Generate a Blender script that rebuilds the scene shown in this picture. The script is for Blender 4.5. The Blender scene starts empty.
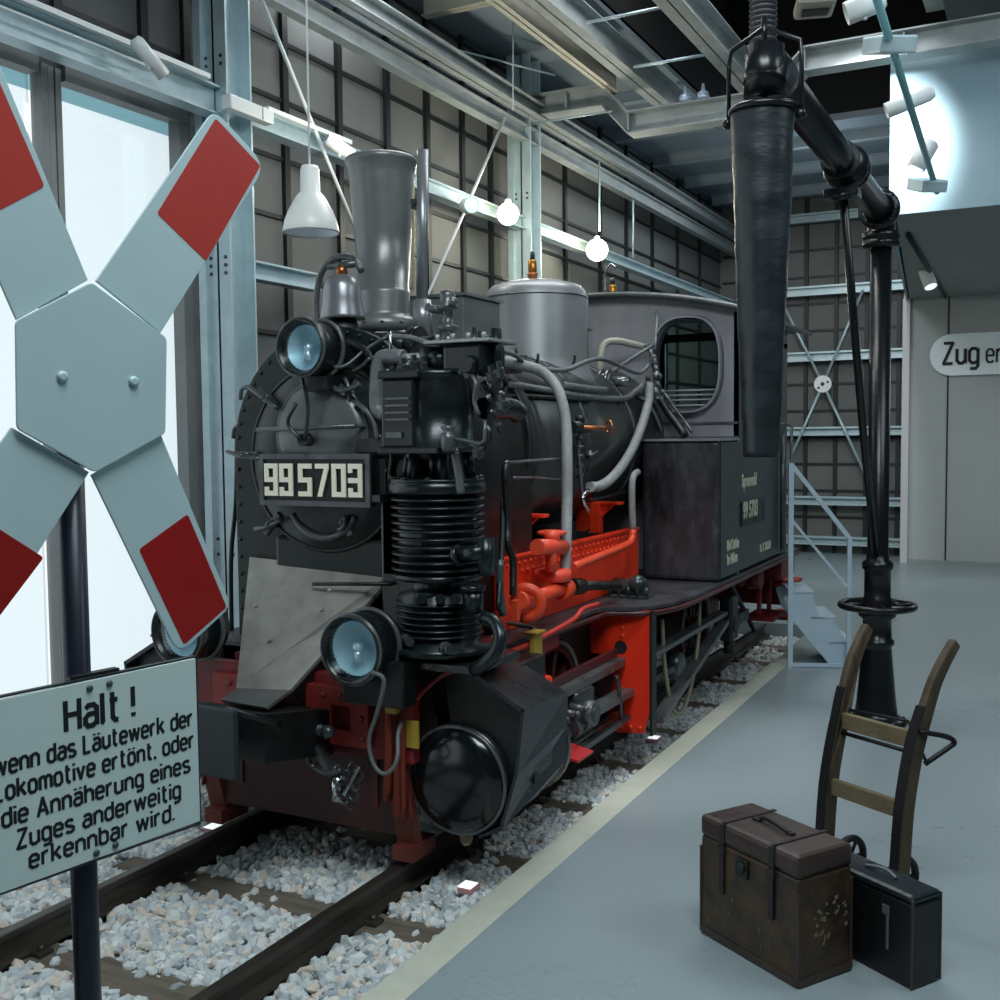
import bpy, bmesh, math, random
import numpy as np
from mathutils import Vector, Matrix
random.seed(7); rng = np.random.default_rng(5)
PI = math.pi
COL = bpy.context.scene.collection
# ------------------------------------------------------------------ camera geometry
F = 1075.1
CR = Vector((0.88868882, 0.4584007, -0.01004607)); CU = Vector((-0.01846595, 0.05767467, 0.99816464)); CF = Vector((-0.45813883, 0.88687225, -0.05971965))
CP = Vector((0, 0, 1.95))
cd = bpy.data.cameras.new('camera'); cam = bpy.data.objects.new('camera', cd); COL.objects.link(cam)
cd.sensor_width = 36; cd.lens = F / 1000 * 36; cd.clip_start = 0.05; cd.clip_end = 200
m = Matrix.Identity(4)
for i in range(3):
    m[i][0] = CR[i]; m[i][1] = CU[i]; m[i][2] = -CF[i]; m[i][3] = CP[i]
cam.matrix_world = m
bpy.context.scene.camera = cam
def A(x, y, ax, v):
    """surveying helper: where the sight line x,y of the photograph meets a world plane"""
    d = CF + CR * ((x - 500) / F) - CU * ((y - 500) / F); i = 'XYZ'.index(ax)
    return CP + d * ((v - CP[i]) / d[i])
L = -3.155                       # track centre line
# ------------------------------------------------------------------ materials
def lin(h):
    h = h.lstrip('#'); c = [int(h[i:i+2], 16) / 255 for i in (0, 2, 4)]
    return [(x / 12.92 if x <= .04045 else ((x + .055) / 1.055) ** 2.4) for x in c] + [1]
MATS = {}
def M(name, c, rough=.5, metal=0., var=.0, c2=None, scale=8., bump=0., bscale=60., spec=.5, coat=0., emit=None, es=0., stretch=None, rvar=0.):
    if name in MATS: return MATS[name]
    mt = bpy.data.materials.new(name); mt.use_nodes = True; nt = mt.node_tree; N = nt.nodes; b = N['Principled BSDF']
    c = lin(c) if isinstance(c, str) else c
    b.inputs['Base Color'].default_value = c; b.inputs['Roughness'].default_value = rough; b.inputs['Metallic'].default_value = metal
    b.inputs['Specular IOR Level'].default_value = spec; b.inputs['Coat Weight'].default_value = coat
    if c2 or bump or rvar:
        tc = N.new('ShaderNodeTexCoord'); mp = N.new('ShaderNodeMapping'); nt.links.new(tc.outputs['Object'], mp.inputs['Vector'])
        if stretch: mp.inputs['Scale'].default_value = stretch
    if c2 or rvar:
        no = N.new('ShaderNodeTexNoise'); no.inputs['Scale'].default_value = scale; no.inputs['Detail'].default_value = 6; no.inputs['Roughness'].default_value = .65
        nt.links.new(mp.outputs['Vector'], no.inputs['Vector'])
        if c2:
            rp = N.new('ShaderNodeValToRGB'); rp.color_ramp.elements[0].position = .5 - var; rp.color_ramp.elements[1].position = .5 + var
            rp.color_ramp.elements[0].color = c; rp.color_ramp.elements[1].color = lin(c2) if isinstance(c2, str) else c2
            nt.links.new(no.outputs['Fac'], rp.inputs['Fac']); nt.links.new(rp.outputs['Color'], b.inputs['Base Color'])
        if rvar:
            mr = N.new('ShaderNodeMapRange'); mr.inputs['From Min'].default_value = .3; mr.inputs['From Max'].default_value = .7
            mr.inputs['To Min'].default_value = max(0, rough - rvar); mr.inputs['To Max'].default_value = min(1, rough + rvar)
            nt.links.new(no.outputs['Fac'], mr.inputs['Value']); nt.links.new(mr.outputs['Result'], b.inputs['Roughness'])
    if bump:
        n2 = N.new('ShaderNodeTexNoise'); n2.inputs['Scale'].default_value = bscale; n2.inputs['Detail'].default_value = 4
        bp = N.new('ShaderNodeBump'); bp.inputs['Strength'].default_value = bump; bp.inputs['Distance'].default_value = .01
        nt.links.new(mp.outputs['Vector'], n2.inputs['Vector']); nt.links.new(n2.outputs['Fac'], bp.inputs['Height']); nt.links.new(bp.outputs['Normal'], b.inputs['Normal'])
    if emit: b.inputs['Emission Color'].default_value = lin(emit); b.inputs['Emission Strength'].default_value = es
    MATS[name] = mt; return mt
blk = M('loco_black', '#0f1314', .3, .0, .2, '#1c2123', 5, .12, 25, spec=.7, rvar=.1)
blkd = M('loco_black_matt', '#0b0e0f', .45, 0, .2, '#15191a', 7, .2, 40, rvar=.1)
grn = M('smokebox_dark', '#0f1917', .4, 0, .2, '#182422', 4, .15, 20, rvar=.1)
gry = M('greased_iron', '#45494a', .33, .4, .22, '#6c7173', 6, .12, 30, rvar=.1)
iron = M('bare_iron', '#2f3435', .33, .6, .25, '#5b6163', 14, .2, 60, rvar=.1)
tankm = M('cab_sheet', '#808187', .38, .25, .25, '#a6a7ad', 2.2, .2, 7, stretch=(1, 1, .4), rvar=.12)
tankd = M('tank_front_sheet', '#242427', .27, .15, .15, '#626268', 3.2, .25, 6, stretch=(1, 1, .35), rvar=.15)
tanks = M('tank_side_paint', '#142022', .33, 0, .2, '#27353a', 3, .1, 10)
pipe_m = M('lagged_pipe', '#5d6264', .45, .2, .2, '#7c8183', 20, .3, 90)
red = M('frame_red', '#a82415', .42, 0, .25, '#c23019', 6, .15, 30)
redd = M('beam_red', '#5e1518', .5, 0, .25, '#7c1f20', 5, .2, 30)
redb = M('bright_red', '#d93415', .4, 0, .25, '#e83d18', 6, .15, 25)
apr = M('worn_apron_steel', '#77766f', .42, .2, .22, '#9b9a93', 5, .12, 14, rvar=.1)
brass = M('brass', '#b07a35', .3, .9)
copper = M('copper', '#b8734a', .33, .9)
yel = M('yellow_tag', '#a48b32', .6)
cream = M('cream_enamel', '#f7f4dc', .45)
glassl = M('lamp_lens', '#8fb7c4', .08, .25, .1, '#bcd6dd', 3, spec=.8, coat=.5)
white = M('white_enamel', '#e9efef', .35)
chrome = M('chrome', '#c8cdd0', .15, 1.)
steel = M('galvanised_steel', '#a9bfc6', .42, .35, .25, '#c4d8de', 6, .05, 40)
steelg = M('painted_beam', '#8b9496', .62, .1, .2, '#a3abac', 5)
steelw = M('painted_beam_warm', '#a9a595', .5, .1, .2, '#bdbbae', 5)
mull = M('dark_mullion', '#14191b', .5)
panel = M('grey_cladding', '#616564', .75, 0, .25, '#6d706e', 1.5, .1, 60)
louv = M('dark_louvre', '#1f2527', .7)
ceilm = M('ceiling_deck', '#75838b', .6, .1, .25, '#7c8b95', 2)
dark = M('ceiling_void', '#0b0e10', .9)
wallw = M('white_plaster', '#a6acab', .7, 0, .3, '#b0b6b4', .8)
wallb = M('gallery_panel', '#7f9fae', .55, 0, .3, '#9cb9c4', .8)
rubber = M('hose_rubber', '#151b1e', .38, 0, .25, '#263035', 4, .35, 9, stretch=(1, 1, 2.6), rvar=.1)
cran = M('crane_black', '#0e1114', .28, .1, .2, '#181c20', 6, .1, 30)
wood_s = M('sleeper_wood', '#565046', .85, 0, .2, '#7b7163', 6, .5, 30, stretch=(.5, 6, 6))
railh = M('rail_steel', '#33312f', .4, .6, .2, '#5a544c', 5, .1, 40, stretch=(1, .2, 1))
woodt = M('truck_wood', '#2e261c', .6, 0, .22, '#554830', 7, .4, 50, stretch=(3, 3, .6))
woodr = M('rung_wood', '#665b43', .75, 0, .22, '#7d7157', 9, .4, 60)
irond = M('black_iron', '#1b1a1c', .5, .4)
signw = M('sign_enamel', '#adc8cc', .42, 0, .25, '#b6cfd1', 2.5, .05, 30, rvar=.08)
signr = M('sign_red', '#b8392f', .42, 0, .25, '#a5332d', 3)
signr2 = M('sign_red_deep', '#9c1512', .4, 0, .25, '#8f1412', 3)
inkm = M('sign_ink', '#0b1013', .5)
# ------------------------------------------------------------------ mesh helpers
class MB:
    def __init__(s): s.b = bmesh.new()
    def _sm(s, fs, sm):
        for f in fs: f.smooth = sm
    def box(s, c, d, rot=None, bev=0.):
        r = bmesh.ops.create_cube(s.b, size=1); vs = r['verts']
        mt = Matrix.Translation(Vector(c)) @ (rot.to_4x4() if rot else Matrix.Identity(4)) @ Matrix.Diagonal((*d, 1))
        bmesh.ops.transform(s.b, matrix=mt, verts=vs)
        if bev:
            es = list({e for v in vs for e in v.link_edges}); bmesh.ops.bevel(s.b, geom=es, offset=bev, segments=2, affect='EDGES', profile=.5)
        return s
    def b2(s, p, q, bev=0.):
        p = Vector(p); q = Vector(q); return s.box((p + q) / 2, [abs(x) for x in (q - p)], None, bev)
    def bar(s, p, q, w, h, up=(0, 0, 1), bev=0.):
        p = Vector(p); q = Vector(q); d = q - p; z = d.normalized(); u = Vector(up)
        x = u.cross(z)
        if x.length < 1e-4: x = Vector((1, 0, 0)).cross(z)
        x.normalize(); y = z.cross(x)
        return s.box((p + q) / 2, (w, h, d.length), Matrix((x, y, z)).transposed(), bev)
    def ring(s, c, x, y, r, n, r2=None):
        return [s.b.verts.new(c + x * (r * math.cos(2 * PI * i / n)) + y * ((r2 or r) * math.sin(2 * PI * i / n))) for i in range(n)]
    def lathe(s, prof, o=(0, 0, 0), axis=(0, 0, 1), n=32, sm=True, cap=True):
        """prof: (r, h) pairs along axis from o"""
        o = Vector(o); z = Vector(axis).normalized(); x = z.orthogonal().normalized(); y = z.cross(x); rs = []
        for r, h in prof: rs.append(s.ring(o + z * h, x, y, max(r, 1e-4), n))
        for a, b in zip(rs, rs[1:]):
            s._sm([s.b.faces.new((a[i], a[(i + 1) % n], b[(i + 1) % n], b[i])) for i in range(n)], sm)
        if cap: s.b.faces.new(rs[0][::-1]); s.b.faces.new(rs[-1])
        return s
    def cyl(s, p, q, r, r2=None, n=20, sm=True):
        p = Vector(p); q = Vector(q); return s.lathe([(r, 0), (r if r2 is None else r2, (q - p).length)], p, q - p, n, sm)
    def tube(s, pts, r, n=10, smooth=True, sub=4):
        P = [Vector(p) for p in pts]
        if smooth and len(P) > 2:
            Q = []; E = [P[0] * 2 - P[1]] + P + [P[-1] * 2 - P[-2]]
            for i in range(1, len(E) - 2):
                a, b, c, d = E[i-1:i+3]
                for k in range(sub):
                    t = k / sub
                    Q.append(.5 * ((2 * b) + (c - a) * t + (2 * a - 5 * b + 4 * c - d) * t * t + (3 * b - a - 3 * c + d) * t ** 3))
            P = Q + [P[-1]]
        rad = r if isinstance(r, (list, tuple)) else [r] * 2
        T = (P[1] - P[0]).normalized(); x = T.orthogonal().normalized(); rs = []
        for i, p in enumerate(P):
            t = (P[min(i + 1, len(P) - 1)] - P[max(i - 1, 0)]).normalized()
            x = (x - t * x.dot(t)).normalized(); y = t.cross(x)
            rr = rad[0] + (rad[1] - rad[0]) * i / (len(P) - 1)
            rs.append(s.ring(p, x, y, rr, n))
        for a, b in zip(rs, rs[1:]): s._sm([s.b.faces.new((a[i], a[(i + 1) % n], b[(i + 1) % n], b[i])) for i in range(n)], True)
        s.b.faces.new(rs[0][::-1]); s.b.faces.new(rs[-1]); return s
    def prism(s, pts, ex, sm=False):
        """polygon of 3D points extruded by vector ex"""
        ex = Vector(ex); a = [s.b.verts.new(Vector(p)) for p in pts]; b = [s.b.verts.new(Vector(p) + ex) for p in pts]; n = len(a)
        s.b.faces.new(a[::-1]); s.b.faces.new(b)
        s._sm([s.b.faces.new((a[i], a[(i + 1) % n], b[(i + 1) % n], b[i])) for i in range(n)], sm); return s
    def plate_hole(s, outer, inner, ex):
        """ring of polygons: outer and inner loops of equal count"""
        ex = Vector(ex); n = len(outer)
        o = [s.b.verts.new(Vector(p)) for p in outer]; i_ = [s.b.verts.new(Vector(p)) for p in inner]
        o2 = [s.b.verts.new(Vector(p) + ex) for p in outer]; i2 = [s.b.verts.new(Vector(p) + ex) for p in inner]
        for k in range(n):
            j = (k + 1) % n
            s.b.faces.new((o[k], o[j], i_[j], i_[k])); s.b.faces.new((o2[k], i2[k], i2[j], o2[j]))
            s.b.faces.new((o[k], o2[k], o2[j], o[j])); s.b.faces.new((i_[k], i_[j], i2[j], i2[k]))
        return s
    def hull(s, pts):
        vs = [s.b.verts.new(Vector(p)) for p in pts]; bmesh.ops.convex_hull(s.b, input=vs); return s
    def sph(s, c, r, sc=(1, 1, 1), n=16):
        q = bmesh.ops.create_uvsphere(s.b, u_segments=n, v_segments=max(6, n // 2), radius=r)
        bmesh.ops.transform(s.b, matrix=Matrix.Translation(Vector(c)) @ Matrix.Diagonal((*sc, 1)), verts=q['verts'])
        for v in q['verts']:
            for f in v.link_faces: f.smooth = True
        return s
    def torus(s, c, axis, R, r, n=32, k=8, a0=0, a1=2 * PI, xa=None):
        c = Vector(c); z = Vector(axis).normalized(); x = Vector(xa).normalized() if xa else z.orthogonal().normalized(); y = z.cross(x)
        full = abs(a1 - a0 - 2 * PI) < 1e-6; rs = []
        for i in range(n if full else n + 1):
            a = a0 + (a1 - a0) * i / n; d = x * math.cos(a) + y * math.sin(a); rs.append(s.ring(c + d * R, d, z, r, k))
        for i in range(n):
            a, b = rs[i], rs[(i + 1) % len(rs)]; s._sm([s.b.faces.new((a[j], b[j], b[(j + 1) % k], a[(j + 1) % k])) for j in range(k)], True)
        if not full: s.b.faces.new(rs[0]); s.b.faces.new(rs[-1][::-1])
        return s
    def each(s, name, mat, parent=None, bevel=0.):
        """every loose piece becomes an object of its own"""
        s.b.verts.index_update(); seen = set(); groups = []
        for v in s.b.verts:
            if v in seen: continue
            st = [v]; seen.add(v); g = []
            while st:
                a = st.pop(); g.append(a)
                for e_ in a.link_edges:
                    b_ = e_.other_vert(a)
                    if b_ not in seen: seen.add(b_); st.append(b_)
            groups.append(g)
        outs = []
        for g in groups:
            mp = {}; nb_ = MB()
            for v in g: mp[v] = nb_.b.verts.new(v.co)
            for f in {f for v in g for f in v.link_faces}:
                nf = nb_.b.faces.new([mp[v] for v in f.verts]); nf.smooth = f.smooth
            outs.append(nb_.build(name, mat, parent, bevel))
        s.b.free(); return outs
    def build(s, name, mat, parent=None, bevel=0.):
        bmesh.ops.recalc_face_normals(s.b, faces=s.b.faces)
        vs = [v.co for v in s.b.verts]
        if parent is None:
            org = Vector(((min(v.x for v in vs) + max(v.x for v in vs)) / 2, (min(v.y for v in vs) + max(v.y for v in vs)) / 2, min(v.z for v in vs)))
        else:
            org = WP[parent]
        me = bpy.data.meshes.new(name)
        for v in s.b.verts: v.co -= org
        s.b.to_mesh(me); s.b.free(); me.materials.append(mat)
        o = bpy.data.objects.new(name, me); COL.objects.link(o)
        if parent is None: o.location = org
        else: o.parent = parent
        WP[o] = org.copy()
        if bevel:
            md = o.modifiers.new('bevel', 'BEVEL'); md.width = bevel; md.segments = 2; md.limit_method = 'ANGLE'; md.angle_limit = .7
        return o
WP = {}
def tag(o, label, cat, group=None):
    o['label'] = label; o['category'] = cat
    if group: o['group'] = group
    return o
def thing(name, loc, label, cat, group=None):
    o = bpy.data.objects.new(name, None); COL.objects.link(o); o.location = Vector(loc); o.empty_display_size = .1
    WP[o] = Vector(loc); return tag(o, label, cat, group)
def struct(o): o['kind'] = 'structure'; return o
def text(s, size, mat, parent, name, org, ex, ey, xs=1., bold=0., depth=.001, align='LEFT', spacing=1.):
    """lettering: org world point, ex/ey unit vectors of the line and of the letter height"""
    cu = bpy.data.curves.new('t', 'FONT'); cu.body = s; cu.size = size; cu.align_x = align; cu.offset = bold; cu.extrude = depth; cu.space_character = spacing; cu.resolution_u = 3
    t = bpy.data.objects.new('t', cu); COL.objects.link(t)
    dg = bpy.context.evaluated_depsgraph_get(); me = bpy.data.meshes.new_from_object(t.evaluated_get(dg)); bpy.data.objects.remove(t)
    ex = Vector(ex).normalized(); ey = Vector(ey).normalized(); ez = ex.cross(ey); org = Vector(org)
    mt = Matrix((ex * xs, ey, ez)).transposed().to_4x4(); mt.translation = org - WP[parent]
    me.transform(mt); me.materials.clear(); me.materials.append(mat); me.name = name
    o = bpy.data.objects.new(name, me); COL.objects.link(o); o.parent = parent; WP[o] = WP[parent].copy(); return o
GL = {'n': (.4, [[(0, 0), (0, .7)], [(0, .5), (.12, .68), (.27, .69), (.4, .55), (.4, 0)]]), 'h': (.4, [[(0, 0), (0, 1)], [(0, .5), (.12, .68), (.27, .69), (.4, .55), (.4, 0)]]),
 'u': (.4, [[(0, .7), (0, .14), (.11, .01), (.26, .01), (.4, .15)], [(.4, .7), (.4, 0)]]), 'm': (.62, [[(0, 0), (0, .7)], [(0, .55), (.1, .69), (.22, .69), (.31, .57), (.31, 0)], [(.31, .55), (.41, .69), (.53, .69), (.62, .57), (.62, 0)]]),
 'r': (.27, [[(0, 0), (0, .7)], [(0, .48), (.1, .65), (.27, .69)]]), 'e': (.4, [[(0, .36), (.4, .36), (.4, .56), (.29, .69), (.11, .69), (0, .56), (0, .14), (.11, .01), (.3, .01), (.4, .1)]]),
 'a': (.4, [[(.02, .6), (.12, .69), (.29, .69), (.4, .58), (.4, 0)], [(.4, .4), (.12, .4), (0, .28), (0, .12), (.1, .01), (.26, .01), (.4, .13)]]), 'd': (.4, [[(.4, 1), (.4, 0)], [(.4, .56), (.29, .69), (.11, .69), (0, .56), (0, .14), (.11, .01), (.29, .01), (.4, .14)]]),
 'b': (.4, [[(0, 1), (0, 0)], [(0, .56), (.11, .69), (.29, .69), (.4, .56), (.4, .14), (.29, .01), (.11, .01), (0, .14)]]), 'g': (.4, [[(.4, .7), (.4, -.14), (.3, -.26), (.03, -.26)], [(.4, .56), (.29, .69), (.11, .69), (0, .56), (0, .14), (.11, .01), (.29, .01), (.4, .14)]]),
 'o': (.4, [[(.4, .56), (.29, .69), (.11, .69), (0, .56), (0, .14), (.11, .01), (.29, .01), (.4, .14), (.4, .56)]]), 's': (.38, [[(.36, .6), (.27, .69), (.1, .69), (0, .6), (0, .47), (.1, .38), (.28, .32), (.38, .23), (.38, .1), (.28, .01), (.1, .01), (0, .1)]]),
 't': (.3, [[(.1, .97), (.1, .13), (.19, .01), (.3, .01)], [(0, .7), (.28, .7)]]), 'i': (0, [[(0, 0), (0, .7)], [(0, .86), (0, .98)]]), 'l': (.06, [[(0, 1), (0, .05), (.06, .01)]]), 'k': (.4, [[(0, 1), (0, 0)], [(.38, .7), (.03, .3)], [(.14, .42), (.4, 0)]]),
 'v': (.4, [[(0, .7), (.2, .02), (.4, .7)]]), 'w': (.62, [[(0, .7), (.15, .02), (.31, .66), (.47, .02), (.62, .7)]]), 'H': (.46, [[(0, 0), (0, 1)], [(.46, 0), (.46, 1)], [(0, .52), (.46, .52)]]), 'L': (.38, [[(0, 1), (0, .01), (.38, .01)]]),
 'Z': (.44, [[(0, .99), (.44, .99), (0, .01), (.44, .01)]]), 'A': (.5, [[(0, 0), (.25, .98), (.5, 0)], [(.09, .3), (.41, .3)]]), '!': (.02, [[(.01, 1), (.01, .33)], [(.01, .0), (.01, .12)]]), '.': (.02, [[(0, 0), (0, .1)]]), ',': (.04, [[(.02, .1), (.0, -.08)]]), ' ': (.14, [])}
GL['ä'] = (.4, GL['a'][1] + [[(.06, .88), (.06, .97)], [(.34, .88), (.34, .97)]]); GL['ö'] = (.4, GL['o'][1] + [[(.06, .88), (.06, .97)], [(.34, .88), (.34, .97)]])
def signwrite(s, cap, x0, x1, mat, parent, org, ex, ey, sw=.14, depth=.0006):
    """engineers' narrow block lettering drawn stroke by stroke, fitted between x0 and x1 along ex"""
    gap = .2; W_ = 0; lay = []
    for ch in s: w_, st = GL[ch]; lay.append((W_, st)); W_ += w_ + gap
    W_ -= gap; kx = (x1 - x0 - sw * cap) / W_ ; ex = Vector(ex).normalized(); ey = Vector(ey).normalized(); ez = ex.cross(ey); q = MB(); n_ = 0
    for ox, st in lay:
        for pl in st:
            pp = [Vector(((ox + a) * kx + x0 + sw * cap / 2, b * cap)) for a, b in pl]
            for i, (p, r_) in enumerate(zip(pp, pp[1:])):
                d = (r_ - p).normalized(); nn_ = Vector((-d.y, d.x)) * sw * cap / 2; e0 = d * sw * cap * (.5 if i else .0); e1 = d * sw * cap * (.0 if i == len(pp) - 2 else .3)
                if i: e0 = d * sw * cap * .3
                c4 = [p - e0 - nn_, r_ + e1 - nn_, r_ + e1 + nn_, p - e0 + nn_]; dd = depth + (n_ % 7) * .00004; n_ += 1
                q.prism([Vector(org) + ex * c.x + ey * c.y for c in c4], ez * dd)
    return q.build('lettering', mat, parent)
def rivets(mb, pts, r, axis):
    for p in pts: mb.lathe([(r, 0), (r * .85, r * .4), (r * .4, r * .7)], Vector(p), axis, 8)
    return mb
def dup(o, loc):
    c = o.copy(); COL.objects.link(c); c.location = Vector(loc); WP[c] = Vector(loc)
    for ch in o.children:
        k = ch.copy(); COL.objects.link(k); k.parent = c
        for g in ch.children: q = g.copy(); COL.objects.link(q); q.parent = k
    return c
# ================================================================== LOCOMOTIVE
lo = thing('steam_locomotive', (L, 6.8, 0), 'black narrow gauge tank steam locomotive with red frame standing on the track', 'locomotive')
ZB = 1.88
def P(mb, name, mat, bevel=0., parent=None, label=None):
    o = mb.build(name, mat, parent or lo, bevel)
    if label: o['label'] = label
    return o
def arch(r, z0, n=28, cx=L, zc=ZB):
    return [(cx - r, z0)] + [(cx - r * math.cos(PI * i / n), zc + r * math.sin(PI * i / n)) for i in range(n + 1)] + [(cx + r, z0)]
# smokebox, front plate
sb = MB(); sb.prism([(x, 4.36, z) for x, z in arch(.585, .95)], (0, 1.0, 0), True)
smk = P(sb, 'smokebox', blkd)
fp = MB(); fp.prism([(x, 4.31, z) for x, z in arch(.61, .93)], (0, .05, 0))
fpo = P(fp, 'smokebox_front_plate', grn, .004)
b = MB()
for i in range(26):
    a = PI * i / 25; b.lathe([(.012, 0), (.01, .006), (.004, .011)], (L - .585 * math.cos(a), 4.31, ZB + .585 * math.sin(a)), (0, -1, 0), 8)
for z in [ZB - .09 * k for k in range(1, 10)]:
    for s in (-1, 1): b.lathe([(.012, 0), (.01, .006), (.004, .011)], (L + s * .585, 4.31, z), (0, -1, 0), 8)
b.each('rivet', grn, fpo)
# door
d = MB(); d.lathe([(.47, 0), (.47, .025), (.44, .05), (.33, .075), (.3, .075)], (L, 4.31, ZB - .03), (0, -1, 0), 48)
door = P(d, 'smokebox_door', grn)
d = MB(); d.lathe([(.26, 0), (.26, .02), (.23, .04), (.13, .06), (.0, .07)], (L, 4.24, ZB + .08), (0, -1, 0), 48); P(d, 'door_dome', M('door_dome', '#55595a', .35, .3, .22, '#6c7071', 5), parent=door)
d = MB(); d.torus((L, 4.235, ZB + .08), (0, 1, 0), .265, .01, 48); P(d, 'door_rim', gry, parent=door); d = MB(); d.torus((L, 4.27, ZB - .03), (0, 1, 0), .455, .011, 48); P(d, 'door_rim', grn, parent=door)
for k, (x, y) in enumerate(((268, 398), (352, 393), (248, 455), (273, 524), (347, 522), (392, 470))):     # dog clamps round the door
    c = A(x, y, 'Y', 4.25); q = MB(); v = (Vector((L, 4.25, ZB)) - c).normalized()
    q.bar(c - v * .07, c + v * .07, .035, .028, (0, 1, 0), .006); q.cyl(c + Vector((0, .06, 0)), c - Vector((0, .035, 0)), .022, .02, 12); q.cyl(c - Vector((0, .035, 0)), c - Vector((0, .06, 0)), .012, .008, 10)
    q.tube([c - v * .06 + Vector((-.05, -.03, .02)), c - v * .02 + Vector((0, -.04, 0)), c + v * .06 + Vector((.04, -.03, -.02))], .011, 8)
    P(q, 'clamp', gry, parent=door)
q = MB(); c = Vector((L - .03, 4.14, ZB + .16))                                                   # central locking handles
q.cyl(c + Vector((0, .12, -.1)), c + Vector((0, -.02, -.1)), .035, .03, 16)
q.tube([c + Vector((.02, -.02, -.1)), c + Vector((.05, -.04, .06)), c + Vector((.03, -.05, .2))], .011, 8); q.tube([c + Vector((0, -.03, -.1)), c + Vector((-.06, -.05, -.02)), c + Vector((0, -.06, .07))], .01, 8)
P(q, 'locking_handle', iron, parent=door)
q = MB(); a_, b_ = A(257, 430, 'Y', 4.12), A(356, 426, 'Y', 4.12); q.cyl(a_, b_, .0115, n=10)
for t in (.04, .96): c = a_.lerp(b_, t); q.cyl(c, c + Vector((0, .2, 0)), .009, n=8)
P(q, 'hand_rail', gry)
q = MB(); c = A(297, 468, 'Y', 4.3)
for s, y0 in ((-1, 425), (1, 425)): pass
for (x, y) in ((243, 388), (236, 427)):
    p = A(x, y, 'Y', 4.38); q.tube([p + Vector((.12, .0, .0)), p, p + Vector((-.02, .0, -.06))], .012, 8)
P(q, 'lamp_iron', gry)
q = MB(); q.tube([A(237, 428, 'Y', 4.4), A(236, 500, 'Y', 4.4), A(231, 560, 'Y', 4.4), A(232, 650, 'Y', 4.4)], .012, 8); P(q, 'side_rail', blkd)
# lower arc hinge detail
q = MB(); c = Vector((L, 4.24, 1.55)); q.torus(c + Vector((0, 0, .12)), (0, -1, 0), .21, .018, 24, 8, PI * 1.15, PI * 1.85, (1, 0, 0)); P(q, 'ash_door_arc', gry)
q = MB(); q.b2((L - .33, 4.27, 1.26), (L + .42, 4.31, 1.46), .02); P(q, 'lower_plate', grn)
# number plate
pc = A(314, 480, 'Y', 4.15)
q = MB(); q.b2((pc.x - .325, 4.15, pc.z - .125), (pc.x + .325, 4.19, pc.z + .125), .006)
npl = P(q, 'number_plate', blkd)
q = MB(); fo = [(pc.x - .325, 4.14, pc.z - .125), (pc.x + .325, 4.14, pc.z - .125), (pc.x + .325, 4.14, pc.z + .125), (pc.x - .325, 4.14, pc.z + .125)]
fi = [(pc.x - .3, 4.14, pc.z - .1), (pc.x + .3, 4.14, pc.z - .1), (pc.x + .3, 4.14, pc.z + .1), (pc.x - .3, 4.14, pc.z + .1)]
q.plate_hole(fo, fi, (0, .015, 0)); P(q, 'plate_border', gry, parent=npl)
G = {'9': 'ABCDFG', '5': 'AFGCD', '7': '7', '0': 'ABCDEF', '3': 'ABGCD'}
def digit(mb, ch, x, z, w, h, t, y):
    gmap = {'9': ['111', '101', '101', '111', '001', '101', '111'], '5': ['111', '100', '100', '111', '001', '001', '111'], '0': ['111', '101', '101', '101', '101', '101', '111'], '3': ['111', '101', '001', '111', '001', '101', '111']}
    if ch != '7':
        a_ = h * .27 - t; b__ = h / 2 - t / 2 - t - a_; hs_ = [t, a_, b__, t, b__, a_, t]; ws_ = [t, w - 2 * t, t]; zz = z + h
        for row, hh in zip(gmap[ch], hs_):
            zz -= hh; xx = x
            for c_, ww in zip(row, ws_):
                if c_ == '1': mb.b2((xx - .0004, y, zz - .0004), (xx + ww + .0004, y + .008, zz + hh + .0004))
                xx += ww
        return
    seg = {'A': ((0, h - t), (w, h)), 'D': ((0, 0), (w, t)), 'G': ((0, h / 2 - t / 2), (w, h / 2 + t / 2)), 'F': ((0, h / 2 - t / 2), (t, h)), 'B': ((w - t, h / 2 - t / 2), (w, h)), 'E': ((0, 0), (t, h / 2)), 'C': ((w - t, 0), (w, h / 2))}
    if ch == '7':
        mb.b2((x, y, z + h - t), (x + w, y + .008, z + h)); mb.prism([(x + .012, y, z), (x + .012 + t * 1.1, y, z), (x + w, y, z + h - t), (x + w - t * 1.1, y, z + h - t)], (0, .008, 0)); return
    for s in G[ch]: (a, c), (e, f) = seg[s]; mb.b2((x + a, y, z + c), (x + e, y + .008, z + f))
    if ch == '9': mb.b2((x, y, z), (x + t, y + .008, z + h * .27))
    if ch == '3': mb.b2((x, y, z + h * .73), (x + t, y + .008, z + h)); mb.b2((x, y, z), (x + t, y + .008, z + h * .27))
x0 = pc.x - .29
for ch, dx in zip('995703', (0, .092, .205, .305, .402, .496)): q = MB(); digit(q, ch, x0 + dx, pc.z - .078, .078, .156, .023, 4.137); P(q, 'numeral', cream, 0, parent=npl)
q = MB()
for dx in (-.27, .35): q = MB(); q.b2((pc.x + dx - .03, 4.19, pc.z - .1), (pc.x + dx + .03, 4.3, pc.z + .1)); P(q, 'plate_bracket', blkd, parent=npl)
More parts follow.
